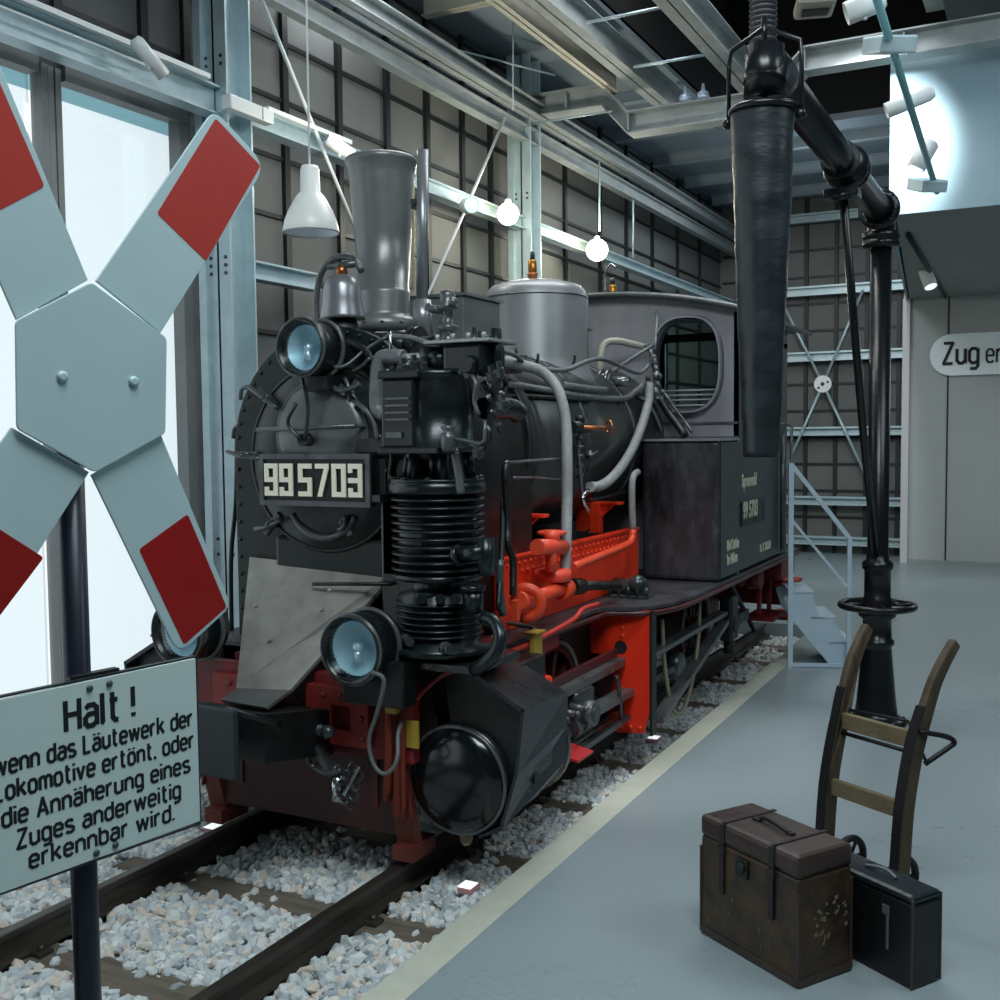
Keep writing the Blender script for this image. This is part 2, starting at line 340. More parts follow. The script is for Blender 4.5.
# boiler
q = MB(); q.cyl((L, 5.36, ZB + .02), (L, 7.75, ZB + .02), .565, n=64); blr = P(q, 'boiler', gry if 0 else M('boiler_clad', '#2c3030', .3, .35, .22, '#454a49', 3, .06, 12, rvar=.08))
for y in (5.4, 6.2, 7.05): q = MB(); q.lathe([(.565, 0), (.574, .0), (.574, .05), (.565, .05)], (L, y, ZB + .02), (0, 1, 0), 64); P(q, 'boiler_band', iron, parent=blr)
q = MB(); q.cyl((L, 5.30, ZB + .01), (L, 5.42, ZB + .01), .6, n=64); P(q, 'smokebox_ring', blkd)
# chimney
q = MB(); q.lathe([(.2, 2.38), (.17, 2.44), (.145, 2.47), (.145, 2.5), (.185, 2.5), (.192, 2.53), (.185, 2.57), (.14, 2.575), (.135, 2.6), (.137, 2.7), (.134, 2.72), (.131, 2.72), (.15, 3.0), (.172, 3.3), (.18, 3.36), (.192, 3.37), (.192, 3.39), (.18, 3.4), (.16, 3.4), (.15, 3.2), (.0, 3.2)], (L, 4.8, 0), (0, 0, 1), 48, cap=False)
chm = P(q, 'chimney', M('chimney_iron', '#6a6d6d', .35, .3, .2, '#7c7f7e', 3, .05, 20, rvar=.08))
q = MB(); rivets(q, [(L + .188 * math.cos(a), 4.8 + .188 * math.sin(a), 2.535) for a in [k * PI / 6 for k in range(12)]], .012, (0, 0, 1)); P(q, 'bolt', iron, parent=chm)
# bell
bp = A(342, 283, 'X', L); by = bp.y
q = MB(); q.lathe([(.112, 2.535), (.11, 2.55), (.102, 2.58), (.097, 2.63), (.092, 2.69), (.075, 2.735), (.03, 2.755), (.0, 2.757)], (L, by, 0), (0, 0, 1), 36)
bell = P(q, 'bell', M('bell_iron', '#7a7c80', .3, .5, .2, '#8e9094', 4, rvar=.06))
q = MB(); q.cyl((L, by, 2.75), (L, by, 2.8), .035, .022, 12); P(q, 'bell_nut', copper, parent=bell)
q = MB(); q.tube([(L - .15, by, 2.5), (L - .16, by, 2.62), (L - .13, by, 2.76), (L - .05, by, 2.835), (L + .06, by, 2.83), (L + .12, by, 2.76)], .016, 8); q.cyl((L - .08, by, 2.8), (L + .09, by, 2.8), .018, n=10)
q.tube([(L - .15, by, 2.5), (L - .1, by + .05, 2.46), (L + .02, by + .1, 2.44)], .02, 8); P(q, 'bell_yoke', gry, parent=bell)
q = MB(); q.cyl((L, by, 2.42), (L, by, 2.55), .11, .06, 24); P(q, 'bell_base', blkd, parent=bell)
# lamps
lens_b = M('lamp_bulb', '#eef7ff', .15, .6)
def lamp(cx, y0, cz, r, depth, lab):
    q = MB(); q.lathe([(r * .55, depth + .04), (r * .8, depth + .03), (r * .93, depth), (r * .93, .06), (r, .05), (r, 0.0), (r * .93, -.012), (r * .86, 0), (r * .84, .02), (r * .5, .085), (.0, .1)], (cx, y0, cz), (0, 1, 0), 48, cap=False)
    o = P(q, 'head_lamp', blk, label=lab)
    q = MB(); q.lathe([(0, .098), (r * .45, .084), (r * .84, .022)], (cx, y0, cz), (0, 1, 0), 40, cap=False); P(q, 'reflector', M('reflector', '#b9d4de', .45, .3), parent=o)
    q = MB(); q.lathe([(r * .86, .016), (r * .7, .004), (0, -.004)], (cx, y0, cz), (0, 1, 0), 40, cap=False)
    gl = MATS.get('clear_lens')
    if not gl:
        gl = M('clear_lens', '#cfe6ee', .05); gl.node_tree.nodes['Principled BSDF'].inputs['Transmission Weight'].default_value = 1; gl.node_tree.nodes['Principled BSDF'].inputs['IOR'].default_value = 1.12
    P(q, 'lens', gl, parent=o)
    q = MB(); q.sph((cx, y0 + .055, cz), r * .17); q.cyl((cx, y0 + .05, cz - r * .45), (cx, y0 + .05, cz - r * .1), .016, n=10); P(q, 'bulb', lens_b, parent=o)
    q = MB(); q.torus((cx, y0 + .005, cz), (0, 1, 0), r * .97, .009, 48); q.torus((cx, y0 + depth * .75, cz), (0, 1, 0), r * .99, .012, 48); P(q, 'lamp_rim', gry, parent=o)
    return o
u = A(300, 347, 'Y', 4.02); l1 = lamp(u.x, 4.02, u.z, .137, .2, 'upper head lamp in front of the chimney')
q = MB(); q.b2((u.x - .07, 4.14, u.z - .2), (u.x + .07, 4.3, u.z - .12), .01); P(q, 'lamp_bracket', blkd, parent=l1)
q = MB(); q.tube([A(328, 366, 'Y', 4.15), A(345, 366, 'Y', 4.18), A(365, 350, 'Y', 4.25), A(388, 336, 'Y', 4.3)], .009, 8); P(q, 'lamp_cable', gry, parent=l1)
lw = A(350, 650, 'Y', 3.74); l2 = lamp(lw.x, 3.74, lw.z, .155, .2, 'lower head lamp on the right of the buffer beam')
q = MB(); q.b2((lw.x - .12, 3.84, .78), (lw.x + .2, 3.95, lw.z - .06), .01); P(q, 'lamp_bracket', blkd, parent=l2)
q = MB(); pt = [A(372, 672, 'Y', 3.72), A(384, 680, 'Y', 3.72), A(378, 710, 'Y', 3.75), A(369, 740, 'Y', 3.78), A(374, 765, 'Y', 3.78), A(386, 774, 'Y', 3.78), A(397, 760, 'Y', 3.8), A(398, 735, 'Y', 3.86), A(402, 722, 'Y', 3.92)]; q.tube(pt, .0095, 8); P(q, 'lamp_cable', M('grey_cable', '#5c6260', .5), parent=l2)
lamp(2 * L - lw.x, 3.74, lw.z, .155, .2, 'lower head lamp on the left, half hidden by the warning sign')
# apron
q = MB(); T = .012
a1, a2, a3, a4, a5 = Vector((-3.665, 4.3, 1.33)), Vector((-2.80, 4.3, 1.29)), Vector((-2.85, 4.26, 1.21)), A(292, 692, 'Y', 3.86), A(238, 690, 'Y', 3.86)
q.prism([a1, a2, a3, a4, a5], (0, -T, T)); apo = P(q, 'ash_apron', apr, label='worn bare steel apron below the smokebox door')
q = MB(); b4, b5 = A(268, 710, 'Y', 3.58), A(222, 702, 'Y', 3.58); q.prism([a5, a4, b4, b5], (0, -.01, T)); P(q, 'apron_lip', M('apron_lip', '#4c4f50', .4, .3, .2, '#6a6c6c', 6), parent=apo)
q = MB(); q.prism([a4, a3, a3 + Vector((0, .2, 0)), a4 + Vector((0, .25, -.25))], (.01, 0, 0)); q.prism([a5, a1, a1 + Vector((0, .1, 0)), a5 + Vector((0, .25, -.25))], (.01, 0, 0)); P(q, 'apron_side', blkd, parent=apo)
q = MB(); rivets(q, [A(x, y, 'Y', 4.0) for x, y in ((246, 676), (283, 677), (256, 606), (322, 610), (330, 590), (270, 640))], .013, (0, -.8, .6)); P(q, 'apron_rivet', apr, parent=apo)
q = MB(); q.cyl(A(313, 584, 'Y', 4.18), A(392, 584, 'Y', 4.18), .009, n=8); P(q, 'apron_bar', blkd, parent=apo)
# centre buffer
q = MB(); q.b2((L - .25, 3.29, .565), (L + .25, 3.315, .86), .012); bf = P(q, 'buffer_plate', M('buffer_black', '#1c2629', .45, .1, .2, '#263236', 5))
q = MB(); q.prism([(L - .15, 3.5, .58), (L + .22, 3.5, .58), (L + .24, 3.95, .5), (L - .15, 3.95, .5)], (0, 0, .21)); q.cyl((L, 3.31, .7), (L, 3.52, .7), .08, n=20); q.tube([(L - .15, 3.32, .845), (L + .12, 3.34, .85), (L + .24, 3.42, .8), (L + .26, 3.55, .74)], .014, 8)
P(q, 'buffer_housing', blkd, parent=bf)
# buffer beam
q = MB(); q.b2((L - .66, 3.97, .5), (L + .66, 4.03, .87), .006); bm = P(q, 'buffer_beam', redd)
for s in (-1, 1):
    q = MB(); xa, xb = (L + .105, L + .45) if s > 0 else (L - .45, L - .105)
    cx, cz = (xa + xb) / 2 + .02, .68; h = .055
    q.plate_hole([(xa, 3.93, .555), (xb, 3.93, .555), (xb, 3.93, .815), (xa, 3.93, .815)], [(cx - h, 3.93, cz - h), (cx + h, 3.93, cz - h), (cx + h, 3.93, cz + h), (cx - h, 3.93, cz + h)], (0, .03, 0))
    q.b2((xa, 3.93, .808), (xb, 4.0, .82)); P(q, 'beam_box', M('beam_box_red', '#8c2822', .5, 0, .2, '#752320', 6, .1, 30), .003, parent=bm)
    q = MB(); rivets(q, [(xa + (xb - xa) * t, 3.93, z) for t, z in ((.3, .78), (.58, .78), (.88, .78), (.9, .6), (.08, .6), (.88, .69))], .017, (0, -1, 0)); P(q, 'beam_rivet', redd, parent=bm)
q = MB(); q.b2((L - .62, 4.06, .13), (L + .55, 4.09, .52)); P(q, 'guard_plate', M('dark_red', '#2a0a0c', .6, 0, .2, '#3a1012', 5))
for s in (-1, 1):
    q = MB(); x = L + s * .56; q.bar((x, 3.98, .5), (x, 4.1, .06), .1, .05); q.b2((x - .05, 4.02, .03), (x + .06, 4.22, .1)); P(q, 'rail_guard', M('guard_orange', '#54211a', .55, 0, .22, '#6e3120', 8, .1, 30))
    q = MB(); q.b2((L + s * .66 - .03, 3.96, .58), (L + s * .66 + .03, 3.975, .7)); P(q, 'tag_plate', yel, parent=bm)
# coupling: link and screw under the right box
q = MB(); c = A(318, 729, 'Y', 3.86); q.cyl(c + Vector((-.12, .06, -.01)), c + Vector((.05, -.02, 0)), .03, .026, 14); q.sph(c + Vector((.07, -.02, 0)), .032)
q.bar(A(312, 735, 'Y', 3.86), A(334, 775, 'Y', 3.86), .07, .03, bev=.005); q.torus(A(316, 760, 'Y', 3.84), (.3, -1, 0), .035, .013, 16); q.tube([A(316, 768, 'Y', 3.84), A(326, 773, 'Y', 3.83), A(342, 770, 'Y', 3.83)], .015, 8)
cp = P(q, 'coupling_hook', iron)
ch = [A(x, y, 'Y', 3.84) for x, y in ((338, 770), (340, 780), (341, 790), (344, 799), (350, 805), (354, 796), (356, 786), (358, 777), (352, 768), (345, 775))]
for k, c in enumerate(ch): q = MB(); q.torus(c, ((1, -.3, .2), (.3, -1, .5))[k % 2], .02, .0065, 14, 6); P(q, 'chain_link', gry if k % 3 == 0 else iron, parent=cp)
q = MB(); q.bar(A(345, 795, 'Y', 3.82), A(361, 766, 'Y', 3.82), .022, .014); q.cyl(A(338, 776, 'Y', 3.85), A(336, 800, 'Y', 3.85), .025, n=12); P(q, 'coupling_bar', chrome, parent=cp)
# front brake pipes in red
q = MB(); q.tube([A(388, 700, 'Y', 3.93), A(389, 745, 'Y', 3.93), A(387, 800, 'Y', 3.98)], .02, 8); q.tube([A(402, 722, 'Y', 3.93), A(403, 760, 'Y', 3.95), A(404, 818, 'Y', 4.0)], .013, 8); q.bar(A(397, 755, 'Y', 3.95), A(397, 815, 'Y', 4.0), .03, .02); P(q, 'brake_pipe', M('orange_red', '#7a2a16', .5))
q = MB(); q.b2(A(385, 696, 'Y', 3.9), A(400, 713, 'Y', 3.93)); P(q, 'brass_tag', yel)
# ------------------------------------------------------------------ frame, footplate
for s in (-1, 1):
    X = L + s * .6
    q = MB(); q.b2((L + s * .4 - .015, 4.05, .25), (L + s * .4 + .015, 9.7, .9)); P(q, 'side_frame', M('frame_dark', '#3a1210', .55, 0, .2, '#571a14', 4, .1, 20))
    q = MB(); q.b2((X - .02, 4.9, .93), (X + .02, 6.97, 1.3)); uf = P(q, 'upper_frame', redb)
    q = MB(); q.b2((X - .03, 4.9, 1.3), (X + s * .03, 6.97, 1.312)); P(q, 'frame_flange', redb, parent=uf)
    q = MB(); xr = X + s * .02
    rivets(q, [(xr, 4.98 + .07 * k, 1.27) for k in range(28)] + [(xr, 5.015 + .07 * k, 1.225) for k in range(27)], .013, (s, 0, 0)); P(q, 'frame_rivet', redb, parent=uf)
    for y, x0, x1 in ((5.42, .34, .6), (6.6, .32, .6)):
        q = MB(); z = 1.5; q.prism([(L + s * x0, y, z), (L + s * x1, y, z), (L + s * (x0 + .07), y, 1.31), (L + s * x0, y, 1.31)], (0, .03, 0)); q.b2((L + s * x0 - .06, y - .02, 1.49), (L + s * x1 + .04, y + .05, 1.51)); q.b2((L + s * .46 - .035, y - .03, 1.3), (L + s * .46 + .035, y + .04, 1.5)); P(q, 'boiler_bracket', redb, .003)
    # footplate: narrow in front, wide by the tanks
    W = lambda v: L + s * v
    pl = [(W(.3), 4.16), (W(.775), 4.16), (W(.775), 5.82), (W(.8), 5.93), (W(.95), 5.98), (W(1.03), 6.08), (W(1.1), 6.25), (W(1.135), 6.6), (W(1.135), 9.7), (W(.3), 9.7)]
    q = MB(); q.prism([(x, y, .905) for x, y in pl], (0, 0, .02)); P(q, 'footplate', M('footplate_black', '#2b2c30', .42, .15, .2, '#4a4b50', 5, .3, 30, rvar=.1))
    q = MB(); q.tube([(W(.775), 4.1, .885), (W(.775), 5.2, .885), (W(.785), 5.82, .88), (W(.82), 5.95, .885), (W(1.0), 6.02, .885), (W(1.1), 6.22, .885), (W(1.135), 6.6, .885), (W(1.135), 8, .885), (W(1.135), 9.7, .885)], .017, 8); P(q, 'footplate_edge', M('edge_maroon', '#3c1214', .45))
    q = MB(); q.b2((W(.74), 4.16, .8), (W(.77), 5.3, .905)); P(q, 'footplate_valance', redd); q = MB(); q.b2((W(.6), 9.2, .7), (W(1.1), 9.7, .9)); P(q, 'rear_valance', redd)
# red diagonal pipe in front of the running board
q = MB(); q.tube([A(504, 655, 'X', -2.34), A(527, 645, 'X', -2.34), A(548, 634, 'X', -2.32), A(574, 619, 'X', -2.3), A(583, 609, 'X', -2.3), A(598, 604, 'X', -2.3)], .014, 8); P(q, 'sanding_pipe', M('pipe_red', '#b5322a', .4))
q = MB(); c = A(536, 645, 'X', -2.31); q.b2(c - Vector((.01, .05, .06)), c + Vector((.012, .05, .06))); q.b2(c + Vector((-.04, -.06, .06)), c + Vector((.03, .06, .07))); P(q, 'pipe_clip', yel)
q = MB(); q.tube([A(427, 668, 'X', -2.42), A(460, 654, 'X', -2.4), A(490, 640, 'X', -2.38), A(500, 630, 'X', -2.38)], .014, 8); P(q, 'sanding_pipe', redd)
# cylinders
for s in (-1, 1):
    X = L + s * .83
    q = MB(); q.lathe([(.235, .0), (.25, .01), (.25, .05), (.235, .06), (.235, .62), (.25, .64), (.25, .68)], (X, 4.07, .43), (0, 1, 0), 40); cy = P(q, 'cylinder', blk)
    q = MB(); q.b2((L + s * .62, 4.25, .2), (L + s * .93, 4.3, .92)); q.b2((L + s * .9, 4.25, .4), (L + s * 1.12, 4.3, .75)); P(q, 'recess_shade_plate', blkd, parent=cy)  # black sheets added to give the shade of the recess round the cylinder
    q = MB(); q.lathe([(.236, .05), (.236, .03), (.225, .0), (.16, -.02), (.06, -.03), (.0, -.031)], (X, 4.04, .43), (0, 1, 0), 48); P(q, 'cylinder_cover', M('polished_cover', '#0d1317', .16, .3, .2, '#151d22', 3, spec=.8), parent=cy)
    q = MB(); q.torus((X, 4.06, .43), (0, 1, 0), .238, .01, 48); P(q, 'cover_rim', gry, parent=cy); q = MB(); q.lathe([(.03, 0), (.03, -.05), (.018, -.07)], (X + .02, 4.1, .2), (0, 0, 1), 12); P(q, 'drain_boss', M('warm_rim', '#57503c', .35, .5, .2, '#857a5c', 8), parent=cy)
    W = lambda v: L + s * v
    q = MB(); q.hull([(W(.91), 4.06, .93), (W(1.165), 4.06, .785), (W(1.07), 4.06, .25), (W(.8), 4.1, .18), (W(.86), 4.5, .93), (W(1.165), 4.53, .76), (W(1.15), 4.53, .43), (W(.8), 4.6, .3), (W(.7), 4.1, .5), (W(.7), 4.6, .5)])
    ck = MB()
    # cladding as shell: top sheet, side sheet, bottom curve
    sec_f = [(.905, .935), (1.17, .785), (1.135, .5), (1.06, .25), (.95, .19)]; sec_b = [(.84, .92), (1.165, .755), (1.16, .6), (1.15, .43), (1.0, .24)]
    q.b.free(); q = MB(); th = .014
    for k in range(4):
        f0, f1, g0, g1 = sec_f[k], sec_f[k+1], sec_b[k], sec_b[k+1]
        pts = [Vector((W(f0[0]), 4.05, f0[1])), Vector((W(f1[0]), 4.05, f1[1])), Vector((W(g1[0]), 4.52, g1[1])), Vector((W(g0[0]), 4.52, g0[1]))]
        q.prism(pts, (-s * th, 0, -th) if k < 1 else (-s * th, 0, th * .5))
    cl = P(q, 'cylinder_cladding', M('cladding_sheet', '#25272a', .3, .4, .22, '#3b3e42', 6, .1, 20, rvar=.1))
    q = MB(); q.prism([(W(.905), 4.1, .93), (W(1.16), 4.1, .78), (W(1.13), 4.1, .5), (W(1.05), 4.1, .25), (W(.83), 4.1, .2), (W(.75), 4.1, .9)], (0, .02, 0)); P(q, 'cladding_front', blkd, parent=cl)
    q = MB(); rivets(q, [Vector((W(1.14), 4.0 + .15 * k, z)) for k, z in ((1, .7), (2, .69), (3, .68), (1, .4), (3, .5))], .008, (s, 0, 0)); P(q, 'cladding_screw', iron, parent=cl)
    # red arch around the cylinder front
    q = MB(); ar = [A(x, y, 'Y', 4.02) for x, y in ((411, 822), (406, 760), (407, 722), (418, 698), (432, 683), (447, 673), (472, 668))]
    q.tube([(W(a.x - L), 4.02, a.z) for a in ar], .011, 8); P(q, 'front_rim', M('arch_red', '#7a2a26', .45), parent=cy)
    q = MB(); q.prism([(W(.64), 4.05, .2), (W(.63), 4.05, .55), (W(.68), 4.05, .72), (W(.74), 4.05, .83), (W(.82), 4.05, .9), (W(1.0), 4.05, .9), (W(.95), 4.5, .9), (W(.6), 4.5, .9), (W(.6), 4.5, .2)][:6] + [(W(.9), 4.05, .2)], (0, .0, 0) if 0 else (0, .01, 0)) if 0 else None
    # valve chest, slide bars, rods
    q = MB(); q.b2((W(.62), 4.2, .66), (W(.95), 4.75, .88), .02); P(q, 'valve_chest', blkd)
    q = MB(); q.cyl((W(.78), 4.7, .72), (W(.78), 4.95, .72), .09, .07, 20); q.b2((W(.68), 4.75, .64), (W(.92), 4.9, .74), .02); P(q, 'valve_gland', redb)
    q = MB(); q.b2((W(.79), 4.72, .56), (W(.88), 6.03, .61), .004); P(q, 'slide_bar', gry); q = MB(); q.b2((W(.79), 4.72, .27), (W(.87), 6.03, .31), .004); P(q, 'slide_bar', blk); q = MB(); q.b2((W(.8), 4.75, .61), (W(.83), 6.03, .66), .003); P(q, 'bar_top', M('maroon', '#4a1d20', .4))
    q = MB(); q.cyl((W(.83), 4.7, .43), (W(.83), 5.4, .43), .03, n=16); P(q, 'piston_rod', chrome)
    q = MB(); q.b2((W(.76), 5.25, .31), (W(.9), 5.5, .56), .02); q.cyl((W(.8), 5.38, .43), (W(.96), 5.38, .43), .05, n=20); P(q, 'crosshead', iron)
    q = MB(); q.bar((W(.91), 5.38, .43), (W(.86), 7.0, .37), .09, .04); q.cyl((W(.82), 7.0, .37), (W(.92), 7.0, .37), .09, n=20); q.cyl((W(.88), 5.38, .43), (W(.95), 5.38, .43), .07, n=20); P(q, 'connecting_rod', gry)
    for y in (4.8, 4.95, 5.08, 5.2):
        q = MB(); q.cyl((W(.88), y, .5), (W(.96), y, .5), .022, .016, 12); q.tube([(W(.94), y, .5), (W(.97), y + .03, .42), (W(.94), y + .06, .37)], .01, 8); q.sph((W(.97), y, .5), .018); P(q, 'drain_cock', iron if y < 5 else gry)
    q = MB(); q.bar((W(.93), 4.7, .27), (W(.92), 5.95, .27), .04, .03); q.tube([(W(.93), 5.75, .56), (W(.94), 5.78, .42), (W(.93), 5.82, .3)], .012, 8); P(q, 'drain_lever', iron)
    # motion plate
    q = MB(); pts = [(W(.68), 6.03, .9), (W(1.03), 6.03, .9), (W(1.035), 6.03, .3), (W(.99), 6.03, .16), (W(.7), 6.03, .14), (W(.7), 6.03, .2), (W(.76), 6.03, .3), (W(.8), 6.03, .45), (W(.82), 6.03, .6), (W(.8), 6.03, .62), (W(.655), 6.03, .62), (W(.65), 6.03, .75), (W(.66), 6.03, .84)]
    q.prism(pts, (0, .035, 0)); mp_ = P(q, 'motion_plate', M('motion_red', '#e8351a', .38, 0, .25, '#dd2d14', 6, .1, 25))
    q = MB(); rivets(q, [(W(.86), 6.03, z) for z in (.86, .79, .74)] + [(W(.73 + .06 * k), 6.03, .19) for k in range(5)], .016, (0, -1, 0)); P(q, 'plate_rivet', redb, parent=mp_)
    q = MB(); q.lathe([(.04, 0), (.04, -.003)], (W(.85), 6.03, .67), (0, 1, 0), 24); P(q, 'plate_hole', dark, parent=mp_)  # flat black disc painted for the dark inside of the hole
    q = MB(); q.b2((W(1.035), 6.02, .15), (W(1.05), 6.1, .9)); P(q, 'plate_edge', blkd, parent=mp_)
    # valve gear behind
    q = MB(); q.bar((W(1.0), 6.1, .62), (W(.98), 7.9, .62), .08, .03); P(q, 'radius_rod', gry)
    q = MB(); q.bar((W(1.02), 6.2, .2), (W(1.0), 7.75, .56), .08, .035); P(q, 'eccentric_rod', gry)
    q = MB(); q.b2((W(.95), 7.8, .4), (W(1.05), 8.0, .74), .02); q.cyl((W(.9), 7.9, .52), (W(1.06), 7.9, .52), .06, n=16); q.cyl((W(1.0), 7.9, .4), (W(1.0), 7.9, .3), .04, n=12); P(q, 'expansion_link', blkd)
    q = MB(); q.tube([(W(1.0), 6.35, .8), (W(1.0), 6.4, .5), (W(1.0), 6.55, .2), (W(1.0), 6.75, .12), (W(1.0), 6.95, .25), (W(1.0), 7.1, .5), (W(1.0), 7.15, .8)], .014, 8); P(q, 'drain_hose', M('cream_hose', '#8d8a70', .5))
    # wheels
    for y, n in ((5.62, 0), (7.0, 1), (8.4, 2)):
        xw = L + s * .53; q = MB(); R = .385
        q.lathe([(.31, 0), (.385, 0), (.385, .11), (.41, .125), (.41, .14), (.31, .14), (.31, 0)], (xw + s * .06, y, .385), (-s, 0, 0), 48, cap=False); wh = P(q, 'wheel', M('wheel_maroon', '#3a1113', .5, 0, .2, '#521a1a', 6))
        q = MB(); q.torus((xw + s * .062, y, .385), (1, 0, 0), .365, .016, 48); P(q, 'tyre', M('tyre_grey', '#8f8e88', .4, .3), parent=wh)
        q = MB()
        for k in range(10): a = 2 * PI * k / 10; q.bar((xw + s * .02, y + .07 * math.cos(a), .385 + .07 * math.sin(a)), (xw + s * .02, y + .32 * math.cos(a), .385 + .32 * math.sin(a)), .045, .03, (1, 0, 0))
        q.cyl((xw - s * .06, y, .385), (xw + s * .09, y, .385), .09, n=24); P(q, 'wheel_spokes', MATS['wheel_maroon'], parent=wh)
    q = MB(); q.bar((W(.68), 5.62, .25), (W(.68), 8.4, .25), .07, .03)
    for y in (5.62, 7.0, 8.4): q.cyl((W(.63), y, .25), (W(.72), y, .25), .06, n=16)
    P(q, 'coupling_rod', gry)
q = MB(); c = A(572, 752, 'X', -2.2); q.box(c, (.16, .2, .012), Matrix.Rotation(.2, 3, 'Y')); q.bar(c + Vector((-.06, .05, 0)), c + Vector((-.1, .05, .16)), .02, .02); P(q, 'foot_bracket', M('bracket_red', '#b3262a', .45), label='small red sheet bracket under the slide bars')
# rear bogie bits, steps, brake gear
for s in (-1, 1):
    W = lambda v: L + s * v
    q = MB(); q.b2((W(.95), 8.95, .42), (W(.98), 9.0, .93)); q.b2((W(.95), 9.3, .42), (W(.98), 9.35, .93)); q.b2((W(.85), 8.9, .38), (W(1.1), 9.38, .41)); P(q, 'cab_step', redd)
    q = MB(); q.b2((W(1.0), 9.55, .55), (W(1.03), 9.6, .9)); q.b2((W(1.0), 9.85, .3), (W(1.03), 9.9, .9)); q.b2((W(.9), 9.5, .3), (W(1.12), 9.95, .33)); q.b2((W(.9), 9.5, .6), (W(1.12), 9.95, .63)); P(q, 'rear_step', M('step_red', '#b03020', .5))
    q = MB(); q.b2((W(.6), 8.6, .7), (W(.9), 9.2, .92)); q.cyl((W(.9), 8.9, .75), (W(1.0), 8.9, .75), .1, n=20); P(q, 'axle_guard', redd)
    q = MB(); q.bar((W(.9), 8.1, .9), (W(.9), 9.1, .25), .03, .03); q.bar((W(.9), 9.1, .25), (W(.75), 7.4, .2), .03, .03); q.b2((W(.95), 8.0, .5), (W(1.05), 8.3, .58)); P(q, 'brake_rigging', blkd)
q = MB(); q.b2((L - 1.0, 9.7, .4), (L + 1.0, 9.78, .92), .01); P(q, 'rear_beam', redd)
# ------------------------------------------------------------------ tanks and cab
for s in (-1, 1):
    W = lambda v: L + s * v
    q = MB(); q.b2((W(.56), 7.2, .93), (W(1.115), 9.05, 1.905), .03); tk = P(q, 'side_tank', tankd, label='water tank of dark stained sheet beside the firebox')
    q = MB(); q.b2((W(1.115), 7.24, .95), (W(1.122), 9.03, 1.89)); P(q, 'tank_side_sheet', tanks, parent=tk)
    q = MB(); q.b2((W(.5), 7.18, 1.9), (W(1.13), 7.7, 1.915)); P(q, 'tank_top', tankm, parent=tk)
# cab front with oval windows
ZR = lambda x: 2.985 - .17 * ((x - L) / 1.18) ** 2
def cabfront(y, t, mat, name, wins=True):
    q = MB(); n = 32
    for s in (-1, 1):
        wc = Vector((L + s * .745, y, 2.455)); a_, b_ = .245, .335
        x0, x1 = L, L + s * 1.115
        inner = []; outer = []
        for k in range(n):
            an = 2 * PI * k / n; c, sn = math.cos(an), math.sin(an)
            e = .75; ix = wc.x + a_ * math.copysign(abs(c) ** e, c); iz = wc.z + b_ * math.copysign(abs(sn) ** e, sn)
            mx = max(abs(c), abs(sn)); u, v = c / mx, sn / mx
            ox = wc.x + (u * (abs(x1 - wc.x) if u * s > 0 else abs(wc.x - x0)))
            top = ZR(ox); oz = wc.z + v * ((top - wc.z) if v > 0 else (wc.z - 1.9))
            inner.append((ix, y, iz)); outer.append((ox, y, oz))
        q.plate_hole(outer, inner, (0, t, 0))
    q.b2((L - 1.115, y, .93), (L + 1.115, y + t, 1.9))
    return P(q, name, mat)
cab = cabfront(7.7, .03, tankm, 'cab_front')
q = MB(); q.b2((L - 1.1, 9.27, .93), (L + 1.1, 9.3, 1.95)); q.b2((L - 1.1, 9.27, 1.95), (L - .95, 9.3, 2.8)); q.b2((L + .8, 9.27, 1.95), (L + 1.1, 9.3, 2.8)); q.b2((L - .02, 9.27, 1.95), (L + .06, 9.3, 2.95)); q.b2((L - 1.1, 9.27, 2.76), (L + 1.1, 9.3, 2.83)); P(q, 'cab_rear', M('cab_inside', '#5a6a5a', .6, 0, .2, '#465648', 3))
def oval(y, cx, a_, b_, n=40, e=.75):
    return [Vector((cx + a_ * math.copysign(abs(math.cos(t)) ** e, math.cos(t)), y, 2.455 + b_ * math.copysign(abs(math.sin(t)) ** e, math.sin(t)))) for t in [2 * PI * k / n for k in range(n)]]
glz = M('cab_glass', '#a9c0b8', .03); nb = glz.node_tree.nodes['Principled BSDF']; nb.inputs['Transmission Weight'].default_value = 1; nb.inputs['IOR'].default_value = 1.05
